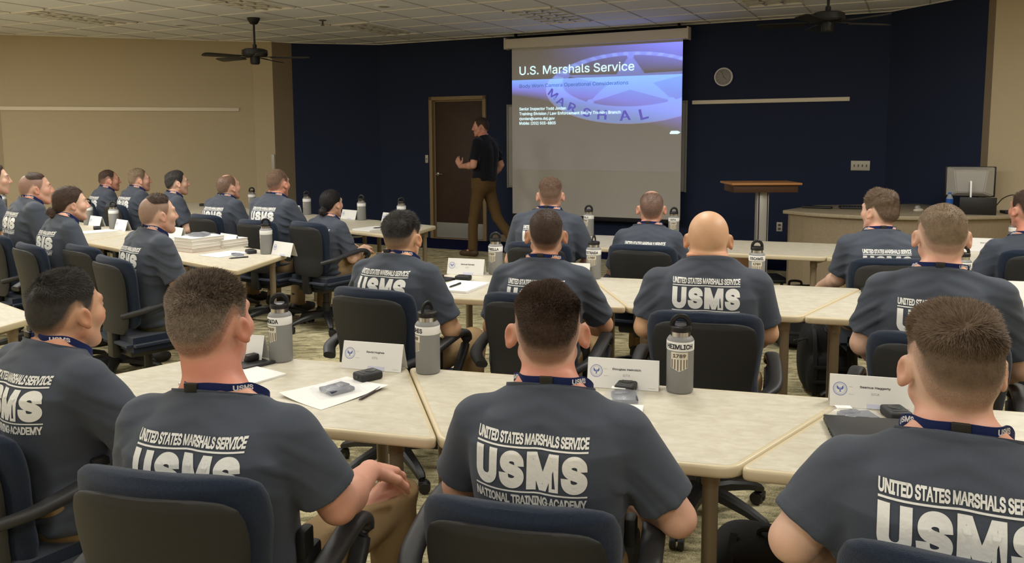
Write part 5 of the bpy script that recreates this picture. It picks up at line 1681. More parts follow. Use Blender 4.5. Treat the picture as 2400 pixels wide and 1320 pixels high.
def poly_bag(loc, rz, label, w=0.13, h=0.16, sticker=True, seed=1):
    t = empty('plastic_bag', loc, rz); tag(t, label, 'plastic bag', 'clear plastic bags with black camera mounts')
    rng = np.random.RandomState(seed)
    nx, ny = 16, 18
    X, Y = np.meshgrid(np.linspace(-w / 2, w / 2, nx), np.linspace(-h / 2, h / 2, ny), indexing='ij')
    P = np.stack([X.ravel(), Y.ravel(), np.zeros(X.size)], 1)
    mnd = np.clip(1 - (np.abs(P[:, 0]) / (w / 2)) ** 4, 0, 1) * np.clip(1 - (np.abs(P[:, 1]) / (h / 2)) ** 4, 0, 1)
    P[:, 2] = 0.002 + mnd * (0.021 + 0.006 * wavy((P * 3).astype(np.float32), seed, 14.0))
    I = np.arange(nx * ny).reshape(nx, ny)
    Q = np.stack([I[:-1, :-1], I[1:, :-1], I[1:, 1:], I[:-1, 1:]], -1).reshape(-1, 4)
    mesh_np('bag_film', P, Q, M_clear, t)
    mb = MB(); mb.box((0.005, -0.005, 0.0085), (w * 0.62, h * 0.55, 0.012), 0.003, rz=0.2); mb.box((-0.012, 0.018, 0.013), (w * 0.35, h * 0.2, 0.010), 0.003, rz=0.35)
    mb.build('packed_mount', M_navyplastic, t)
    if sticker:
        mb = MB(); mb.box((-w * 0.16, h * 0.30, 0.0215), (0.045, 0.026, 0.0006)); mb.build('sticker', M_white, t)
    return t
def book_stack(loc, rz, books, label, group):
    """books: (w, d, thickness, cover material, dx)"""
    z = loc[2]; out = []
    for i, (w, d, th, cm, dx, lb) in enumerate(books):
        t = empty('bound_manual', (loc[0] + dx * math.cos(rz), loc[1] + dx * math.sin(rz), z), rz + 0.02 * (i % 3 - 1)); tag(t, lb, 'book', group)
        mb = MB(); mb.box((0, 0, th / 2), (w - 0.004, d - 0.004, th - 0.003)); mb.build('pages', M_page, t)
        mb = MB(); mb.box((0, 0, 0.0009), (w, d, 0.0016)); mb.box((0, 0, th - 0.0009), (w, d, 0.0016)); mb.build('cover', cm, t)
        z += th + 0.0003
        out.append(t)
    return out, z
def backpack(loc, rz, size, label, seed=1, tilt=(0, 0)):
    t = empty('backpack', loc, rz); tag(t, label, 'backpack', 'black backpacks on the floor')
    t.rotation_euler = (tilt[0], tilt[1], rz)
    w, d, h = size
    def f(P):
        q = P - np.array([0, 0, h / 2], np.float32)
        ax = np.abs(q / np.array([w / 2, d / 2, h / 2], np.float32))
        k = (ax ** 4).sum(1) ** 0.25
        v = (k - 1) * min(w, d, h) * 0.5
        pk = P - np.array([0, -d * 0.50, h * 0.33], np.float32)
        a2 = np.abs(pk / np.array([w * 0.38, d * 0.22, h * 0.27], np.float32)); v2 = ((a2 ** 4).sum(1) ** 0.25 - 1) * d * 0.2
        v = smin(v, v2, 0.012)
        return v - 0.005 * wavy(P, seed, 9.0)
    V, Q = polygonise(f, (-w * .62, -d * .85, -0.03), (w * .62, d * .65, h * 1.08), 0.010)
    V[:, 2] = np.maximum(V[:, 2], 0.001)
    mesh_np('pack_body', relax(V, Q, 1, 0.4), Q, M_bag, t)
    mb = MB()
    for sx in (-0.28, 0.28):
        mb.tube(spline([(sx * w, -d * 0.70, h * 0.05), (sx * w, -d * 0.735, h * 0.35), (sx * w, -d * 0.66, h * 0.62), (sx * w, -d * 0.50, h * 0.86), (sx * w, -d * 0.1, h * 1.015)], 20), 1.0, sec=[(-0.011, -0.003), (0.011, -0.003), (0.011, 0.003), (-0.011, 0.003)], up=(0, -1, 0.5))
    for zz_ in (0.25, 0.45): mb.box((0, -d * 0.735, h * zz_), (w * 0.6, 0.006, 0.022), 0.002)
    mb.build('webbing', M_bagtrim, t)
    mb = MB(); mb.tube(spline([(-0.045, 0.0, h * 0.99), (-0.035, 0.0, h * 1.06), (0.035, 0.0, h * 1.06), (0.045, 0.0, h * 0.99)], 16), 0.009, 8); mb.build('grab_handle', M_bagtrim, t)
    for sx in (-0.47, -0.40):
        mb = MB(); mb.tube([(sx * w, -d * 0.42, h * 0.80), (sx * w - 0.03, -d * 0.46, h * 0.79), (sx * w - 0.055, -d * 0.47, h * 0.77)], [0.004, 0.004, 0.008], 8); mb.build('zip_pull', M_bagtrim, t)
    return t
# ------------------------------------------------------------------ rows of tables
R1 = ((0.965, -0.262), (0.262, 0.965)); R2 = ((0.960, -0.281), (0.281, 0.960)); R3 = ((0.940, -0.340), (0.340, 0.940)); LW = ((-0.758, 0.652), (0.652, 0.758))
A1, A2, A3, AL = math.radians(-15.2), math.radians(-16.3), math.radians(-19.9), math.radians(-40.7)
def pt(fr, s, t, z=0.7404): return (fr[0][0] * s + fr[1][0] * t, fr[0][1] * s + fr[1][1] * t, z)
TB = [
 (R1, -2.28, -0.771, -1.924, -1.134, 2.06, 2.72, 'near trapezoid table with its long edge toward the two closest people on the left'),
 (R1, -0.771, 0.019, -1.134, 0.366, 2.06, 2.72, 'near trapezoid table in front of the person with large ears'),
 (R1, 0.019, 1.52, 0.366, 1.156, 2.06, 2.72, 'near trapezoid table under the laptop, right of the slanted seam'),
 (R1, 1.52, 2.31, 1.156, 2.656, 2.06, 2.72, 'near trapezoid table at the right edge of the photo'),
 (R2, -2.08, -0.567, -1.71, -0.922, 3.94, 4.77, 'second-row trapezoid table holding an open notepad and pen'),
 (R2, -0.567, 0.234, -0.922, 0.589, 3.94, 4.77, 'second-row trapezoid table in front of the bald person'),
 (R2, 0.234, 1.74, 0.589, 1.38, 3.94, 4.77, 'second-row trapezoid table above the black backpacks'),
 (R2, 1.74, 2.53, 1.38, 2.90, 3.94, 4.77, 'second-row trapezoid table cut off by the right edge of the photo'),
 (R3, -2.176, -0.675, -1.82, -1.03, 5.97, 6.75, 'third-row trapezoid table nearest the projection screen'),
 (R3, -0.675, 0.115, -1.03, 0.47, 5.97, 6.75, 'third-row trapezoid table standing before the lectern'),
 (R3, 0.115, 1.60, 0.47, 1.26, 5.97, 6.75, 'third-row trapezoid table standing before the curved desk'),
 (R3, 1.60, 2.40, 1.26, 2.76, 5.97, 6.75, 'third-row trapezoid table under the rightmost far person'),
 (LW, 3.82, 5.32, 4.18, 4.97, 0.75, 1.437, 'table corner poking in at the left edge beside the closest person'),
 (LW, 4.65, 6.15, 5.05, 5.80, 2.75, 3.40, 'left-wing table carrying the thick stacks of manuals'),
 (LW, 6.15, 6.94, 5.80, 7.30, 2.75, 3.40, 'left-wing table between the manuals and the woman with a brown bun'),
 (LW, 6.94, 8.44, 7.30, 8.06, 2.75, 3.40, 'left-wing table in front of the woman with a brown bun'),
 (LW, 8.44, 9.20, 8.06, 9.60, 2.75, 3.40, 'left-wing table beyond the two bottles, by the left wall side'),
 (LW, 9.20, 10.70, 9.60, 10.36, 2.75, 3.40, 'left-wing table second from the end at the left edge'),
 (LW, 10.70, 11.50, 10.36, 11.90, 2.75, 3.40, 'outermost left-wing table at the left edge of the photo'),
 (LW, 5.20, 6.70, 5.56, 6.35, 4.60, 5.38, 'far left-wing table with notepad near the woman with black hair'),
 (LW, 6.70, 7.49, 6.35, 7.85, 4.60, 5.38, 'far left-wing table between two bottles and the navy wall'),
 (LW, 7.49, 8.99, 7.85, 8.64, 4.60, 5.38, 'far left-wing table behind the thinning-haired person'),
 (LW, 8.99, 9.78, 8.64, 10.14, 4.60, 5.38, 'far left-wing table by the taupe pilaster'),
 (LW, 9.78, 11.28, 10.14, 10.92, 4.60, 5.38, 'far left-wing table under the beige wall, last in its row'),
]
for (fr, f0, f1, b0, b1, t0, t1, lb) in TB:
    table('trapezoid_table', fr, f0, f1, b0, b1, t0, t1, lb, 'trapezoid tables in rows')

# ------------------------------------------------------------------ people
D = math.radians
BLK = ((0.015, 0.013, 0.012), (0.070, 0.064, 0.060))
DBR = ((0.026, 0.016, 0.011), (0.090, 0.056, 0.040))
BRN = ((0.070, 0.044, 0.028), (0.19, 0.132, 0.088))
LBR = ((0.12, 0.080, 0.050), (0.30, 0.22, 0.145))
GRY = ((0.105, 0.072, 0.050), (0.36, 0.29, 0.235))
RBR = ((0.085, 0.048, 0.032), (0.20, 0.128, 0.088))
FAIR = srgb(216, 174, 152); RUDDY = srgb(212, 160, 138); TAN = srgb(202, 160, 130); LIGHT = srgb(222, 186, 164); WARM = srgb(216, 174, 138)
GEAR = dict(belt=1, holster=1)
def buzz(side, top, **k): return dict(side=side, top=top, **k)
CHAIR = chair_proto('office_chair'); CHAIR_USED = [False]
CHAIR_LOW = chair_proto('office_chair', -0.10); CHAIR_LOW2 = chair_proto('office_chair', -0.09)
def chair(loc, yaw, label, proto=None):
    p = proto or CHAIR
    if proto is None and CHAIR_USED[0]: c = copy_tree(p)
    else:
        c = p
        if proto is None: CHAIR_USED[0] = True
    c.location = loc; c.rotation_euler = (0, 0, yaw)
    return tag(c, label, 'office chair', 'navy office chairs')
def seated(label, chl, head, yaw, proto=None, cy=-0.05, cx=0.0, cyaw=0.0, **k):
    o = person('person', label, head, yaw, **k)
    if chl:
        x, y = o.location.x, o.location.y
        a = yaw + cyaw
        chair((x - math.sin(yaw) * cy + math.cos(yaw) * cx, y + math.cos(yaw) * cy + math.sin(yaw) * cx, 0), a, chl, proto)
    return o

# nearest row
seated('dark-haired person in grey t-shirt sitting closest at the left edge, face turned to the screen', 'navy office chair cut by the left edge under the closest dark-haired person',
       (-1.291, 2.350, 1.072), D(-32), hyaw=D(7), res=0.0038, hw=1.0, ear=0.35, hair=buzz(0.004, 0.016, fade=0.05, s0=0.35, lift=0.3), haircol=BLK, blades=26000, blen=0.013, skin=TAN, gear=GEAR, printz=-0.04, px=0.025, proto=CHAIR_LOW2, cx=-0.05, seed=11, nk=0.075, buckle=D(-35), elbows=((-0.26, 0.02, 0.68), (0.25, 0.10, 0.70)))
seated('grey-haired person in grey t-shirt, right hand resting on the knee beside the table leg', 'navy office chair under the grey-haired person, armrest along the table leg',
       (-0.700, 1.880, 1.144), D(-12), hyaw=D(-2), res=0.0035, hw=1.04, ear=0.45, neck=1.15, build=1.02, hx=-0.045, hair=buzz(0.004, 0.011, fade=0.07, s0=0.3, lift=0.75), haircol=GRY, blades=32000, blen=0.012, skin=RUDDY, gear=GEAR, seed=12, nk=0.142, buckle=D(-22), printz=-0.042,
       elbows=(None, (-0.400, 1.80, 0.735, 0)), wrists=(None, (-0.365, 2.02, 0.725, 0)), hands=(None, dict(fwd=(0.15, 0.85, -0.35), nrm=(0.15, 0.35, 1.0), side=1.0, curl=0.75, spread=1.3)), knees=((-0.20, 0.40, 0.52), (0.26, 0.40, 0.60)))
seated('person with large ears and dark crew cut, back to us at the near middle table', 'low navy office chair under the person with large ears',
       (0.084, 1.930, 1.109), D(-14), proto=CHAIR_LOW, hyaw=D(12), res=0.0035, ear=1.0, neck=1.12, hair=buzz(0.0032, 0.008, fade=0.075, s0=0.3, lift=0.7), haircol=DBR, blades=34000, blen=0.009, skin=FAIR, gear=GEAR, seed=13, nk=0.113, buckle=D(3), hx=-0.018, px=-0.018, cx=-0.03, printz=-0.058, slope=0.012,
       elbows=((-0.245, 0.05, 0.70), (0.375, 1.80, 0.700, 0)), redn=0.5)
seated('light-brown-haired person in grey t-shirt at the right edge, laptop and name card in front', 'navy office chair at the lower right corner under the light-brown-haired person',
       (0.822, 1.500, 1.140), D(-24), hyaw=D(12), res=0.0035, hw=1.02, ear=0.35, neck=1.12, build=1.05, hair=buzz(0.003, 0.013, fade=0.085, s0=0.2, s1=0.8, lift=0.3), haircol=BRN, blades=34000, blen=0.014, skin=LIGHT, gear=GEAR, printz=-0.045, cx=0.03, seed=14, nk=0.106, hx=-0.01,
       elbows=((0.535, 1.50, 0.800, 0), None), slope=0.01)
# second row
seated('black-haired person with combed quiff and faded sides, seated by the open notepad', 'navy office chair behind the second-row notepad table',
       (-0.514, 3.850, 1.102), D(-26), hyaw=D(6), ear=0.5, res=0.0045, hair=buzz(0.0032, 0.014, fade=0.075, s0=0.3, quiff=0.007, t0=0.0, t1=0.075, lift=0.35, rough=0.25, tref=0.0045), haircol=BLK, blades=9000, blen=0.018, skin=WARM, gear=GEAR, printz=-0.035, seed=21, nk=0.077, buckle=D(-25))
seated('person with very dark close-cropped hair seated in front of the projection screen, second row', 'navy office chair hidden behind the head with large ears',
       (0.156, 3.730, 1.125), D(-18), hyaw=D(15), ear=0.8, res=0.0045, hair=buzz(0.003, 0.005, fade=0.05, s0=0.3, lift=0.6), haircol=DBR, blades=9000, blen=0.005, skin=TAN, gear=GEAR, printz=-0.055, seed=22, nk=0.105, elbows=(None, (0.424, 3.75, 0.70, 0)))
seated('bald broad-shouldered person in grey t-shirt in the second row', 'navy office chair under the bald person, behind the tall grey bottle',
       (0.806, 3.350, 1.151), D(-15), hyaw=D(1), ear=0.55, res=0.0045, neck=1.30, build=1.12, hw=1.05, belly=1.25, skin=WARM, hair=None, fold=True, seed=23, nk=0.074, lany=False, gear=dict(belt=1),
       elbows=((0.545, 3.32, 0.79, 0), (1.030, 3.26, 0.775, 0)), printz=-0.042, slope=0.02)
seated('sandy buzz-cut person in grey t-shirt seated right of the bald person', 'navy office chair with long armrest beside the floor backpacks',
       (1.553, 2.950, 1.206), D(-27), hyaw=D(11), hpitch=D(-4), ear=0.5, res=0.0045, hw=1.05, neck=1.12, build=1.04, hair=buzz(0.0025, 0.005, fade=0.06, s0=0.2, s1=0.7, lift=0.6), haircol=LBR, blades=10000, blen=0.005, skin=LIGHT, gear=GEAR, seed=24, nk=0.113,
       elbows=((1.300, 2.99, 0.80, 0), None))
# third row
seated('light-haired person in the third row, seated directly below the projection screen', 'navy office chair in the third row below the projection screen',
       (0.256, 5.450, 1.184), D(-20), hyaw=D(16), ear=0.5, res=0.005, hair=buzz(0.0025, 0.009, fade=0.07, s0=0.3, lift=0.6), haircol=RBR, blades=5000, blen=0.010, skin=FAIR, gear=GEAR, seed=31, nk=0.093, elbows=((-0.27, 0.02, 0.74), None), build=1.05)
seated('person with a shiny balding crown in the third row before the lectern', 'navy office chair with wide back under the balding third-row person',
       (0.903, 5.300, 1.105), D(-22), hyaw=D(13), ear=0.7, res=0.005, neck=0.95, build=0.95, hair=buzz(0.002, 0.0025, fade=0.05, s0=0.3, bald=0.062, bald_y=0.01, lift=0.6, nocap=1), haircol=DBR, blades=4000, blen=0.003, skin=FAIR, seed=32, nk=0.103, gear=GEAR)
seated('brown-haired person in the third row looking left, elbow on armrest, before the curved desk', 'navy office chair before the curved desk',
       (2.107, 4.700, 1.135), D(-8), hyaw=D(32), ear=0.45, res=0.005, build=1.02, hair=buzz(0.008, 0.017, fade=0.03, s0=0.4, lift=0.4), haircol=BRN, blades=7000, blen=0.016, skin=LIGHT, seed=33, nk=0.104, eyes=True, gear=GEAR,
       elbows=((1.905, 4.74, 0.735, 0), None), wrists=((1.90, 4.98, 0.655, 0), None))
seated('person half cut by the right edge in the third row, beard stubble on the jaw', 'navy office chair at the right edge in the third row',
       (3.140, 5.000, 1.114), D(-12), hyaw=D(18), ear=0.45, res=0.005, build=1.04, hair=buzz(0.003, 0.010, fade=0.04, s0=0.3, lift=0.5), haircol=DBR, blades=4000, blen=0.010, skin=RUDDY, seed=34, nk=0.150, eyes=True, gear=GEAR)
# left wing, near row
seated('person with shaved sides and a dark strip of hair, seated beside the stacks of manuals', 'navy office chair under the person with shaved sides by the manuals',
       (-2.093, 4.850, 1.123), D(-43), hyaw=D(0), hpitch=D(0), ear=0.4, res=0.0045, hair=buzz(0.001, 0.010, fade=0.03, highcut=0.75, lift=0.45), haircol=DBR, blades=5000, blen=0.011, skin=LIGHT, seed=41, nk=0.081, eyes=True, gear=GEAR, trousers=M_olive, cy=-0.06)
seated('woman with dark brown hair tied in a low bun, seated in the left wing', 'navy office chair with a pale back beside the woman with a brown bun',
       (-2.927, 5.450, 1.140), D(-43), hyaw=D(-4), ear=0.1, res=0.0045, hs=0.96, hw=0.96, neck=0.85, build=0.88, hair=buzz(0.010, 0.013, line='woman', fade=0.014, s0=0.8, lift=0.05, rough=0.12), haircol=DBR, blades=7000, blen=0.022, bun=(0.0, -0.125, -0.055), skin=LIGHT, seed=42, nk=0.071, eyes=True, gear=GEAR, trousers=M_olive)
seated('person with high-and-tight dark hair in profile near the left edge', 'navy office chair with curved armrest at the left edge of the photo',
       (-3.474, 6.000, 1.210), D(-43), hyaw=D(-8), ear=0.4, res=0.0045, hair=buzz(0.001, 0.008, fade=0.03, highcut=0.75, lift=0.2), haircol=DBR, blades=4000, blen=0.010, skin=FAIR, seed=43, nk=0.065, eyes=True, gear=GEAR, trousers=M_olive)
seated('person in profile cut off by the left edge, brown hair', None,
       (-4.085, 6.500, 1.253), D(-41), hyaw=D(-10), ear=0.4, res=0.005, hair=buzz(0.006, 0.012, fade=0.03, s0=0.4), haircol=DBR, blades=3000, blen=0.012, skin=LIGHT, seed=44, nk=0.099, eyes=True)
# left wing, far row
seated('brown crew-cut person in profile, farthest along the beige wall', 'navy office chair of the farthest person along the beige wall',
       (-4.450, 9.100, 1.112), D(-45), hyaw=D(-8), res=0.005, hair=buzz(0.002, 0.007, fade=0.06, s0=0.3), haircol=DBR, blades=2500, blen=0.008, skin=RUDDY, seed=51, nk=0.075, eyes=True)
seated('sandy-haired person in profile with the full back print showing, by the beige wall', 'navy office chair behind the bottle pair on the left-wing table',
       (-3.911, 8.650, 1.135), D(-42), hyaw=D(-12), res=0.005, hair=buzz(0.004, 0.012, fade=0.05, s0=0.3), haircol=LBR, blades=2500, blen=0.012, skin=FAIR, seed=52, nk=0.073, eyes=True)
seated('person with neat black hair in profile, behind the person with shaved sides', 'navy office chair of the neat black-haired person by the wall',
       (-3.254, 8.000, 1.139), D(-48), hyaw=D(-5), res=0.005, hair=buzz(0.005, 0.010, fade=0.03, s0=0.5), haircol=BLK, blades=2500, blen=0.010, skin=LIGHT, seed=53, nk=0.094, eyes=True)
seated('person with thinning brown hair and tilted head in the far left row', 'navy office chair of the thinning-haired person',
       (-2.564, 7.450, 1.129), D(-34), hyaw=D(-3), hpitch=D(6), res=0.005, hair=buzz(0.004, 0.005, line='receding', fade=0.03, s0=0.4, bald=0.035, bald_y=-0.02, nocap=1), haircol=BRN, blades=2500, blen=0.007, skin=FAIR, seed=54, nk=0.077, eyes=True)
seated('tall reddish-brown-haired person in grey t-shirt by the taupe pilaster', 'navy office chair of the tall person, partly behind a bottle',
       (-1.972, 6.950, 1.187), D(-30), hyaw=D(7), res=0.005, neck=1.1, build=1.06, hair=buzz(0.003, 0.008, fade=0.06, s0=0.3), haircol=RBR, blades=3000, blen=0.009, skin=RUDDY, seed=55, nk=0.095, third='LAW ENFORCEMENT', gear=GEAR, elbows=(None, (0.27, 0.10, 0.72)))
seated('woman with sleek black hair in a low bun, seated before the navy wall', 'navy office chair fully in view under the woman with black hair',
       (-1.482, 6.750, 1.031), D(-33), hyaw=D(3), ear=0.1, res=0.005, hs=0.96, hw=0.96, neck=0.85, build=0.86, zp=0.47, hair=buzz(0.010, 0.012, line='woman', fade=0.014, s0=0.8, lift=0.03, rough=0.06), haircol=((0.006, 0.005, 0.006), (0.02, 0.019, 0.02)), blades=4000, blen=0.02, bun=(0.0, -0.118, -0.062), skin=LIGHT, seed=56, nk=0.100, cyaw=D(-4))
chair((-2.62, 5.30, 0), D(-38), 'empty navy office chair between the brown bun and the shaved-sides person')
chair((-4.20, 6.40, 0), D(-41), 'navy office chair of the profile person at the left edge')

# instructor, walking past the door
person('person', 'person in dark polo and brown trousers walking past the door, one hand raised', (-0.405, 10.80, 1.70), D(58), hyaw=D(22), hpitch=D(-6), res=0.005, lean=0.0, hair=buzz(0.007, 0.013, fade=0.03, s0=0.4), haircol=DBR, blades=2500, blen=0.012, skin=RUDDY, seed=61, nk=0.115, eyes=True, third=None, lany=False,
       zp=0.93, build=1.04, shirt=M_polo, trousers=M_brown, gear=dict(belt=1, boot=M_bootb), elbows=((-0.27, -0.02, 1.21), (0.26, -0.10, 1.20)), wrists=((-0.20, 0.23, 1.19), (0.27, 0.06, 1.02)),
       hands=(dict(fwd=(0.25, 0.6, 0.75), nrm=(-0.9, 0.1, 0.3), side=1.0, curl=0.45), None),
       stand=dict(knee=((-0.10, 0.10, 0.50), (0.10, -0.14, 0.51)), ankle=((-0.10, 0.12, 0.10), (0.10, -0.46, 0.15)), lift=(0.0, 0.035)))

# ------------------------------------------------------------------ bottles: (frame, s, t, word, label, face, loop)
BT = [
 (R1, -1.627, 2.680, 'ANEKOA', 'grey insulated bottle by the grey-haired head on the near table', -0.45, 0.5, A1),
 (R1, -1.037, 2.672, 'HUGHES', 'grey insulated bottle right of the near name card, loop turned edge-on', -0.95, 1.3, A1),
 (R1, -0.159, 2.670, 'HEIMLICH', 'grey insulated bottle in front of the bald person, shield facing us', 0.0, 0.2, A1),
 (R2, -1.485, 4.715, 'ESTRELLA', 'grey insulated bottle right of the second-row name card by the notepad', -0.35, 0.4, A2),
 (R2, -0.882, 4.716, 'ESTRADA', 'grey insulated bottle beside the dark close-cropped head, second row', -0.15, 1.4, A2),
 (R2, 0.035, 4.710, 'ESCAMIL', 'grey insulated bottle behind the bald person, in front of the lectern', 0.0, 0.3, A2),
 (R2, 1.060, 4.715, 'RBES', 'grey insulated bottle behind the sandy buzz-cut neck', 0.3, 0.2, A2),
 (R2, 1.52, 4.56, '', 'grey insulated bottle half cut by the right edge on the second-row table', 0.2, 0.5, A2),
 (R3, -1.736, 6.700, 'EVALA', 'grey insulated bottle standing below the screen beside the light-haired person', -0.5, 0.3, A3),
 (R3, -1.024, 6.700, 'CETA', 'grey insulated bottle right of the shiny balding crown', 0.0, 0.6, A3),
 (R3, 0.838, 6.690, '', 'grey insulated bottle hidden behind the sandy buzz-cut head', 0.3, 0.3, A3),
 (R3, 1.397, 6.700, 'AN', 'grey insulated bottle at the chin of the person cut by the right edge', 0.3, 0.3, A3),
 (LW, 5.170, 3.297, '', 'grey insulated bottle at the table end beside a folded card, left wing', -0.75, 0.9, AL),
 (LW, 7.748, 3.345, '', 'grey insulated bottle nearer to the shaved-sides person, of the pair by the wall', -0.6, 0.6, AL),
 (LW, 8.296, 3.340, '', 'grey insulated bottle nearest the woman with a brown bun', -0.9, 1.0, AL),
 (LW, 10.653, 3.349, '', 'grey insulated bottle at the left edge of the photo', -0.6, 0.6, AL),
 (LW, 8.607, 5.320, '', 'grey insulated bottle in front of the taupe pilaster, far left row', -0.4, 1.2, AL),
 (LW, 7.496, 5.299, '', 'grey insulated bottle against the navy wall, left of the black-haired woman', -0.5, 1.2, AL),
 (LW, 6.546, 5.281, '', 'grey insulated bottle against the navy wall, right of the black-haired woman', -0.5, 0.3, AL),
 (LW, 5.955, 5.290, '', 'grey insulated bottle peeking over the black quiff, near the door', -0.2, 1.2, AL),
 (LW, 8.031, 5.240, '', 'grey insulated bottle just beside the thinning-haired head', -0.4, 0.6, AL),
]
for (fr, s, t, w, lb, fc, lp, a) in BT:
    bottle(pt(fr, s, t), a, w, lb, fc, lp)

# ------------------------------------------------------------------ name cards: (frame, s, t, line, line, label)
NC = [
 (R1, -1.800, 2.66, '       rkea', 'VT', 'folded name card half hidden behind the grey-haired head', A1),
 (R1, -1.243, 2.668, 'David Hughes', 'S/FL', 'folded name card with blue seal left of the edge-on-loop bottle, near table', A1),
 (R1, -0.343, 2.668, 'Douglas Heimlich', 'S/TX', 'folded name card with blue seal right of the large-eared head', A1),
 (R1, 0.416, 2.655, 'Seamus Haggerty', 'S/CA', 'folded name card with blue seal beside the light-brown-haired head', A1),
 (R2, -1.655, 4.665, 'Samuel Estrella', 'S/AZ', 'folded name card behind the notepad on the second-row table', A2),
 (R2, -1.010, 4.665, '', '', 'folded name card between the dark cropped head and a bottle, second row', A2),
 (R2, 1.245, 4.630, 'us DeLisi', '', 'folded name card right of the sandy buzz-cut person', A2),
 (R3, -1.895, 6.66, '', '', 'folded name card behind the light-haired person below the screen', A3),
 (R3, -1.200, 6.66, '', '', 'folded name card in front of the shiny balding crown', A3),
 (R3, 0.640, 6.66, '', '', 'folded name card before the brown-haired person looking left', A3),
 (R3, 1.175, 6.62, 'Bryan Sm', '', 'folded name card at the ear of the sandy buzz-cut person', A3),
 (LW, 5.000, 3.33, '', '', 'folded name card seen nearly edge-on past the table-end bottle', AL),
 (LW, 5.760, 3.35, '', '', 'folded name card standing behind the smaller stack of manuals', AL),
 (LW, 6.560, 3.34, '', '', 'folded name card at the chin of the person with shaved sides', AL),
 (LW, 7.560, 3.34, '', '', 'folded name card right of the wall-side bottle pair', AL),
 (LW, 8.110, 3.34, '', '', 'folded name card between the two wall-side bottles', AL),
 (LW, 9.90, 3.33, '', '', 'folded name card behind the high-and-tight person', AL),
 (LW, 6.720, 5.270, 'Trainee', '', 'folded name card next to the bottle right of the black-haired woman', AL),
 (LW, 7.700, 5.270, 'Trainee', '', 'folded name card by the shoulder of the tall person', AL),
 (LW, 8.420, 5.270, 'Trainee', '', 'folded name card between the thinning head and the pilaster bottle', AL),
 (LW, 9.300, 5.270, 'Trainee', '', 'folded name card left of the thinning head, far row', AL),
 (LW, 6.120, 5.300, '', '', 'folded name card peeking beside the black quiff', AL),
]
for i, (fr, s, t, l1, l2, lb, a) in enumerate(NC):
    if l1 == 'Trainee': l1 = ''
    name_card(pt(fr, s, t), a + random.Random(i).uniform(-0.03, 0.03), l1, l2, lb)

# ------------------------------------------------------------------ things lying on the tables
body_camera((-0.500, 2.765, 0.7404), A1 - 0.55, 'black body camera between the near name card and the plastic bag')
body_camera((0.372, 2.620, 0.7404), A1 - 0.10, 'black body camera in front of the card beside the shield bottle')
body_camera((1.130, 2.350, 0.7404), A1 + 0.25, 'black body camera by the shoulder of the light-brown-haired person')
body_camera((-0.285, 4.730, 0.7404), A2 + 1.5, 'black body camera lying beyond the open notepad')
body_camera((2.480, 4.075, 0.7404), A2 + 1.4, 'black body camera beside the card right of the sandy buzz cut')
body_camera((1.880, 4.255, 0.7404), A2 + 0.4, 'black body camera at the shoulder of the sandy buzz-cut person')
body_camera((-1.890, 5.895, 0.7404), AL + 1.3, 'black body camera beside the left-wing table-end bottle')
body_camera((-3.815, 7.515, 0.7404), AL + 1.2, 'black body camera in front of the wall-side bottle pair')
body_camera((-3.815, 10.10, 0.7404), AL + 1.2, 'black body camera at the far end by the beige wall')
body_camera((-1.120, 7.42, 0.7404), AL + 0.6, 'black body camera on the notepad side by the black quiff')
mount_plate((-0.960, 2.955, 0.7404), A1 - 0.45, 'flat black camera mount beside the bottle by the grey-haired head')
mount_plate((-0.405, 4.735, 0.7404), A2 + 1.3, 'flat black camera mount at the shoulder of the black quiff person')
paper_stack((-0.965, 2.765, 0.7404), A1 - 0.35, 0.216, 0.28, 0.006, 'white paper pad hidden behind the grey-haired neck', 'notepad', cat='notepad')
paper_stack((-0.583, 2.618, 0.7404), A1 - 0.42, 0.216, 0.279, 0.0008, 'curled white sheet under the plastic bag on the near table', curl=0.012)
poly_bag((-0.575, 2.630, 0.7440), A1 - 0.75, 'clear plastic bag on the white sheet, near left table', sticker=False, seed=4)
pen((-0.461, 2.589, 0.7404), math.radians(-22), 'dark pen lying right of the white sheet on the near table', mat('maroon_plastic', (0.03, 0.008, 0.010), 0.35))
poly_bag((0.350, 2.535, 0.7404), A1, 'clear plastic bag with white sticker in front of the large-eared person', sticker=True, seed=5)
paper_stack((0.265, 2.330, 0.7404), A1 + 0.05, 0.216, 0.279, 0.010, 'white notepad partly hidden by the large-eared person', 'notepad', cat='notepad')
poly_bag((1.010, 2.345, 0.7404), A1 + 0.15, 'clear plastic bag behind the laptop at the right', w=0.16, h=0.13, sticker=True, seed=6)
lp = empty('laptop', (1.045, 2.185, 0.7404), A1 + 0.06); tag(lp, 'closed dark grey laptop by the light-brown-haired person', 'laptop')
mb = MB(); mb.box((0, 0, 0.007), (0.33, 0.225, 0.011), 0.003); mb.build('laptop_base', M_black, lp)
mb = MB(); mb.box((0, 0, 0.0165), (0.33, 0.225, 0.007), 0.003); mb.build('laptop_lid', M_arm, lp)
mb = MB()
for i in range(5): mb.box((-0.1655, -0.06 + i * 0.02, 0.008), (0.002, 0.012, 0.005), 0.0005)
mb.build('side_ports', M_cap, lp)
paper_stack((-0.285, 4.49, 0.7404), A2 - 0.12, 0.216, 0.30, 0.012, 'open white notepad beside the black quiff person, second row', 'notepad', cat='notepad')
pen((-0.315, 4.475, 0.7532), math.radians(-25), 'dark pen lying on the open second-row notepad')
paper_stack((-2.06, 5.845, 0.7404), AL + 0.15, 0.216, 0.279, 0.004, 'white sheets on the left-wing table beside the manuals')
poly_bag((-1.955, 5.78, 0.7404), AL + 1.2, 'clear plastic bag by the body camera, left-wing table', w=0.10, h=0.16, sticker=False, seed=7)
pen((-1.897, 5.653, 0.7404), math.radians(-58), 'black pen at the edge of the left-wing table')
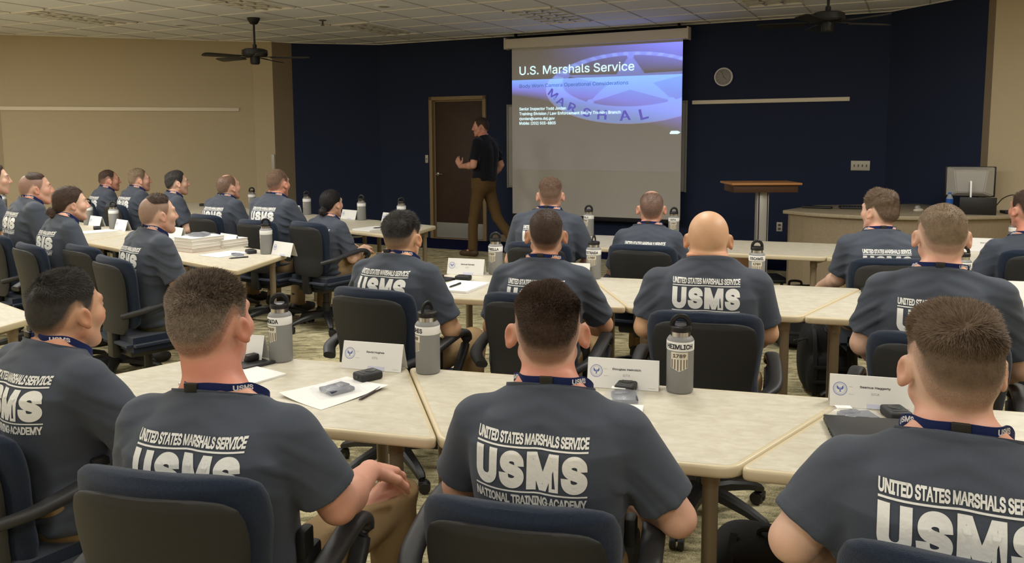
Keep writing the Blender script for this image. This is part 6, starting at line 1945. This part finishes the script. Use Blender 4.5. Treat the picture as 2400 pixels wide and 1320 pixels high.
paper_stack((-3.73, 7.34, 0.7404), AL, 0.216, 0.279, 0.003, 'white sheet in front of the wall-side bottles')
paper_stack((-1.265, 7.42, 0.7404), AL + 0.1, 0.216, 0.30, 0.012, 'white notepad on the far table right of the black-haired woman', 'notepad', cat='notepad')
pen((-1.19, 7.40, 0.7532), math.radians(-70), 'black pen on the notepad right of the black-haired woman')
CVW, CVR = M_white, M_redcover
st1 = [(0.216, 0.28, 0.030, CVR, 0, 'thick manual with orange cover, lowest of the tall stack'), (0.216, 0.28, 0.026, CVW, 0.004, 'white manual second from the bottom of the tall stack'),
       (0.216, 0.28, 0.026, CVW, -0.003, 'white manual third from the bottom of the tall stack'), (0.216, 0.28, 0.022, CVW, 0.002, 'topmost white manual of the tall stack, under the crumpled bag')]
_, z1 = book_stack((-2.335, 6.095, 0.7404), AL + 0.12, st1, '', 'manuals stacked on the left-wing table')
poly_bag((-2.335, 6.10, z1 + 0.001), AL + 0.4, 'crumpled clear plastic bag on the tall stack of manuals', w=0.19, h=0.22, sticker=False, seed=9)
st2 = [(0.15, 0.23, 0.024, CVW, 0, 'white manual, lowest of the shorter stack'), (0.15, 0.23, 0.018, CVW, 0.003, 'white manual in the middle of the shorter stack'), (0.15, 0.23, 0.026, CVW, -0.002, 'topmost white manual of the shorter stack')]
book_stack((-2.16, 6.235, 0.7404), AL + 0.14, st2, '', 'manuals stacked on the left-wing table')
mb = MB(); mb.tube(spline([(2.35, 3.86, 0.7445), (2.42, 3.82, 0.746), (2.40, 3.74, 0.7445), (2.50, 3.68, 0.7445), (2.62, 3.70, 0.7445)], 40), 0.0035, 8)
tag(mb.build('eyeglass_cord', M_cable), 'thin black cord lying on the table at the right edge', 'cord')

# ------------------------------------------------------------------ bags on the floor
backpack((2.10, 6.02, 0), D(-20), (0.34, 0.24, 0.46), 'black backpack leaning under the third-row table beside the legs', seed=3, tilt=(D(-8), 0))
backpack((1.93, 4.93, 0), D(-12), (0.34, 0.26, 0.44), 'black backpack with zip pulls standing on the carpet under the second-row table', seed=4)
backpack((0.79, 2.36, 0), D(-25), (0.40, 0.26, 0.385), 'black bag beside the near table leg at the bottom edge', seed=5, tilt=(D(6), 0))
backpack((-1.62, 4.66, 0), D(30), (0.26, 0.18, 0.40), 'black bag standing under the chair of the shaved-sides person', seed=6)
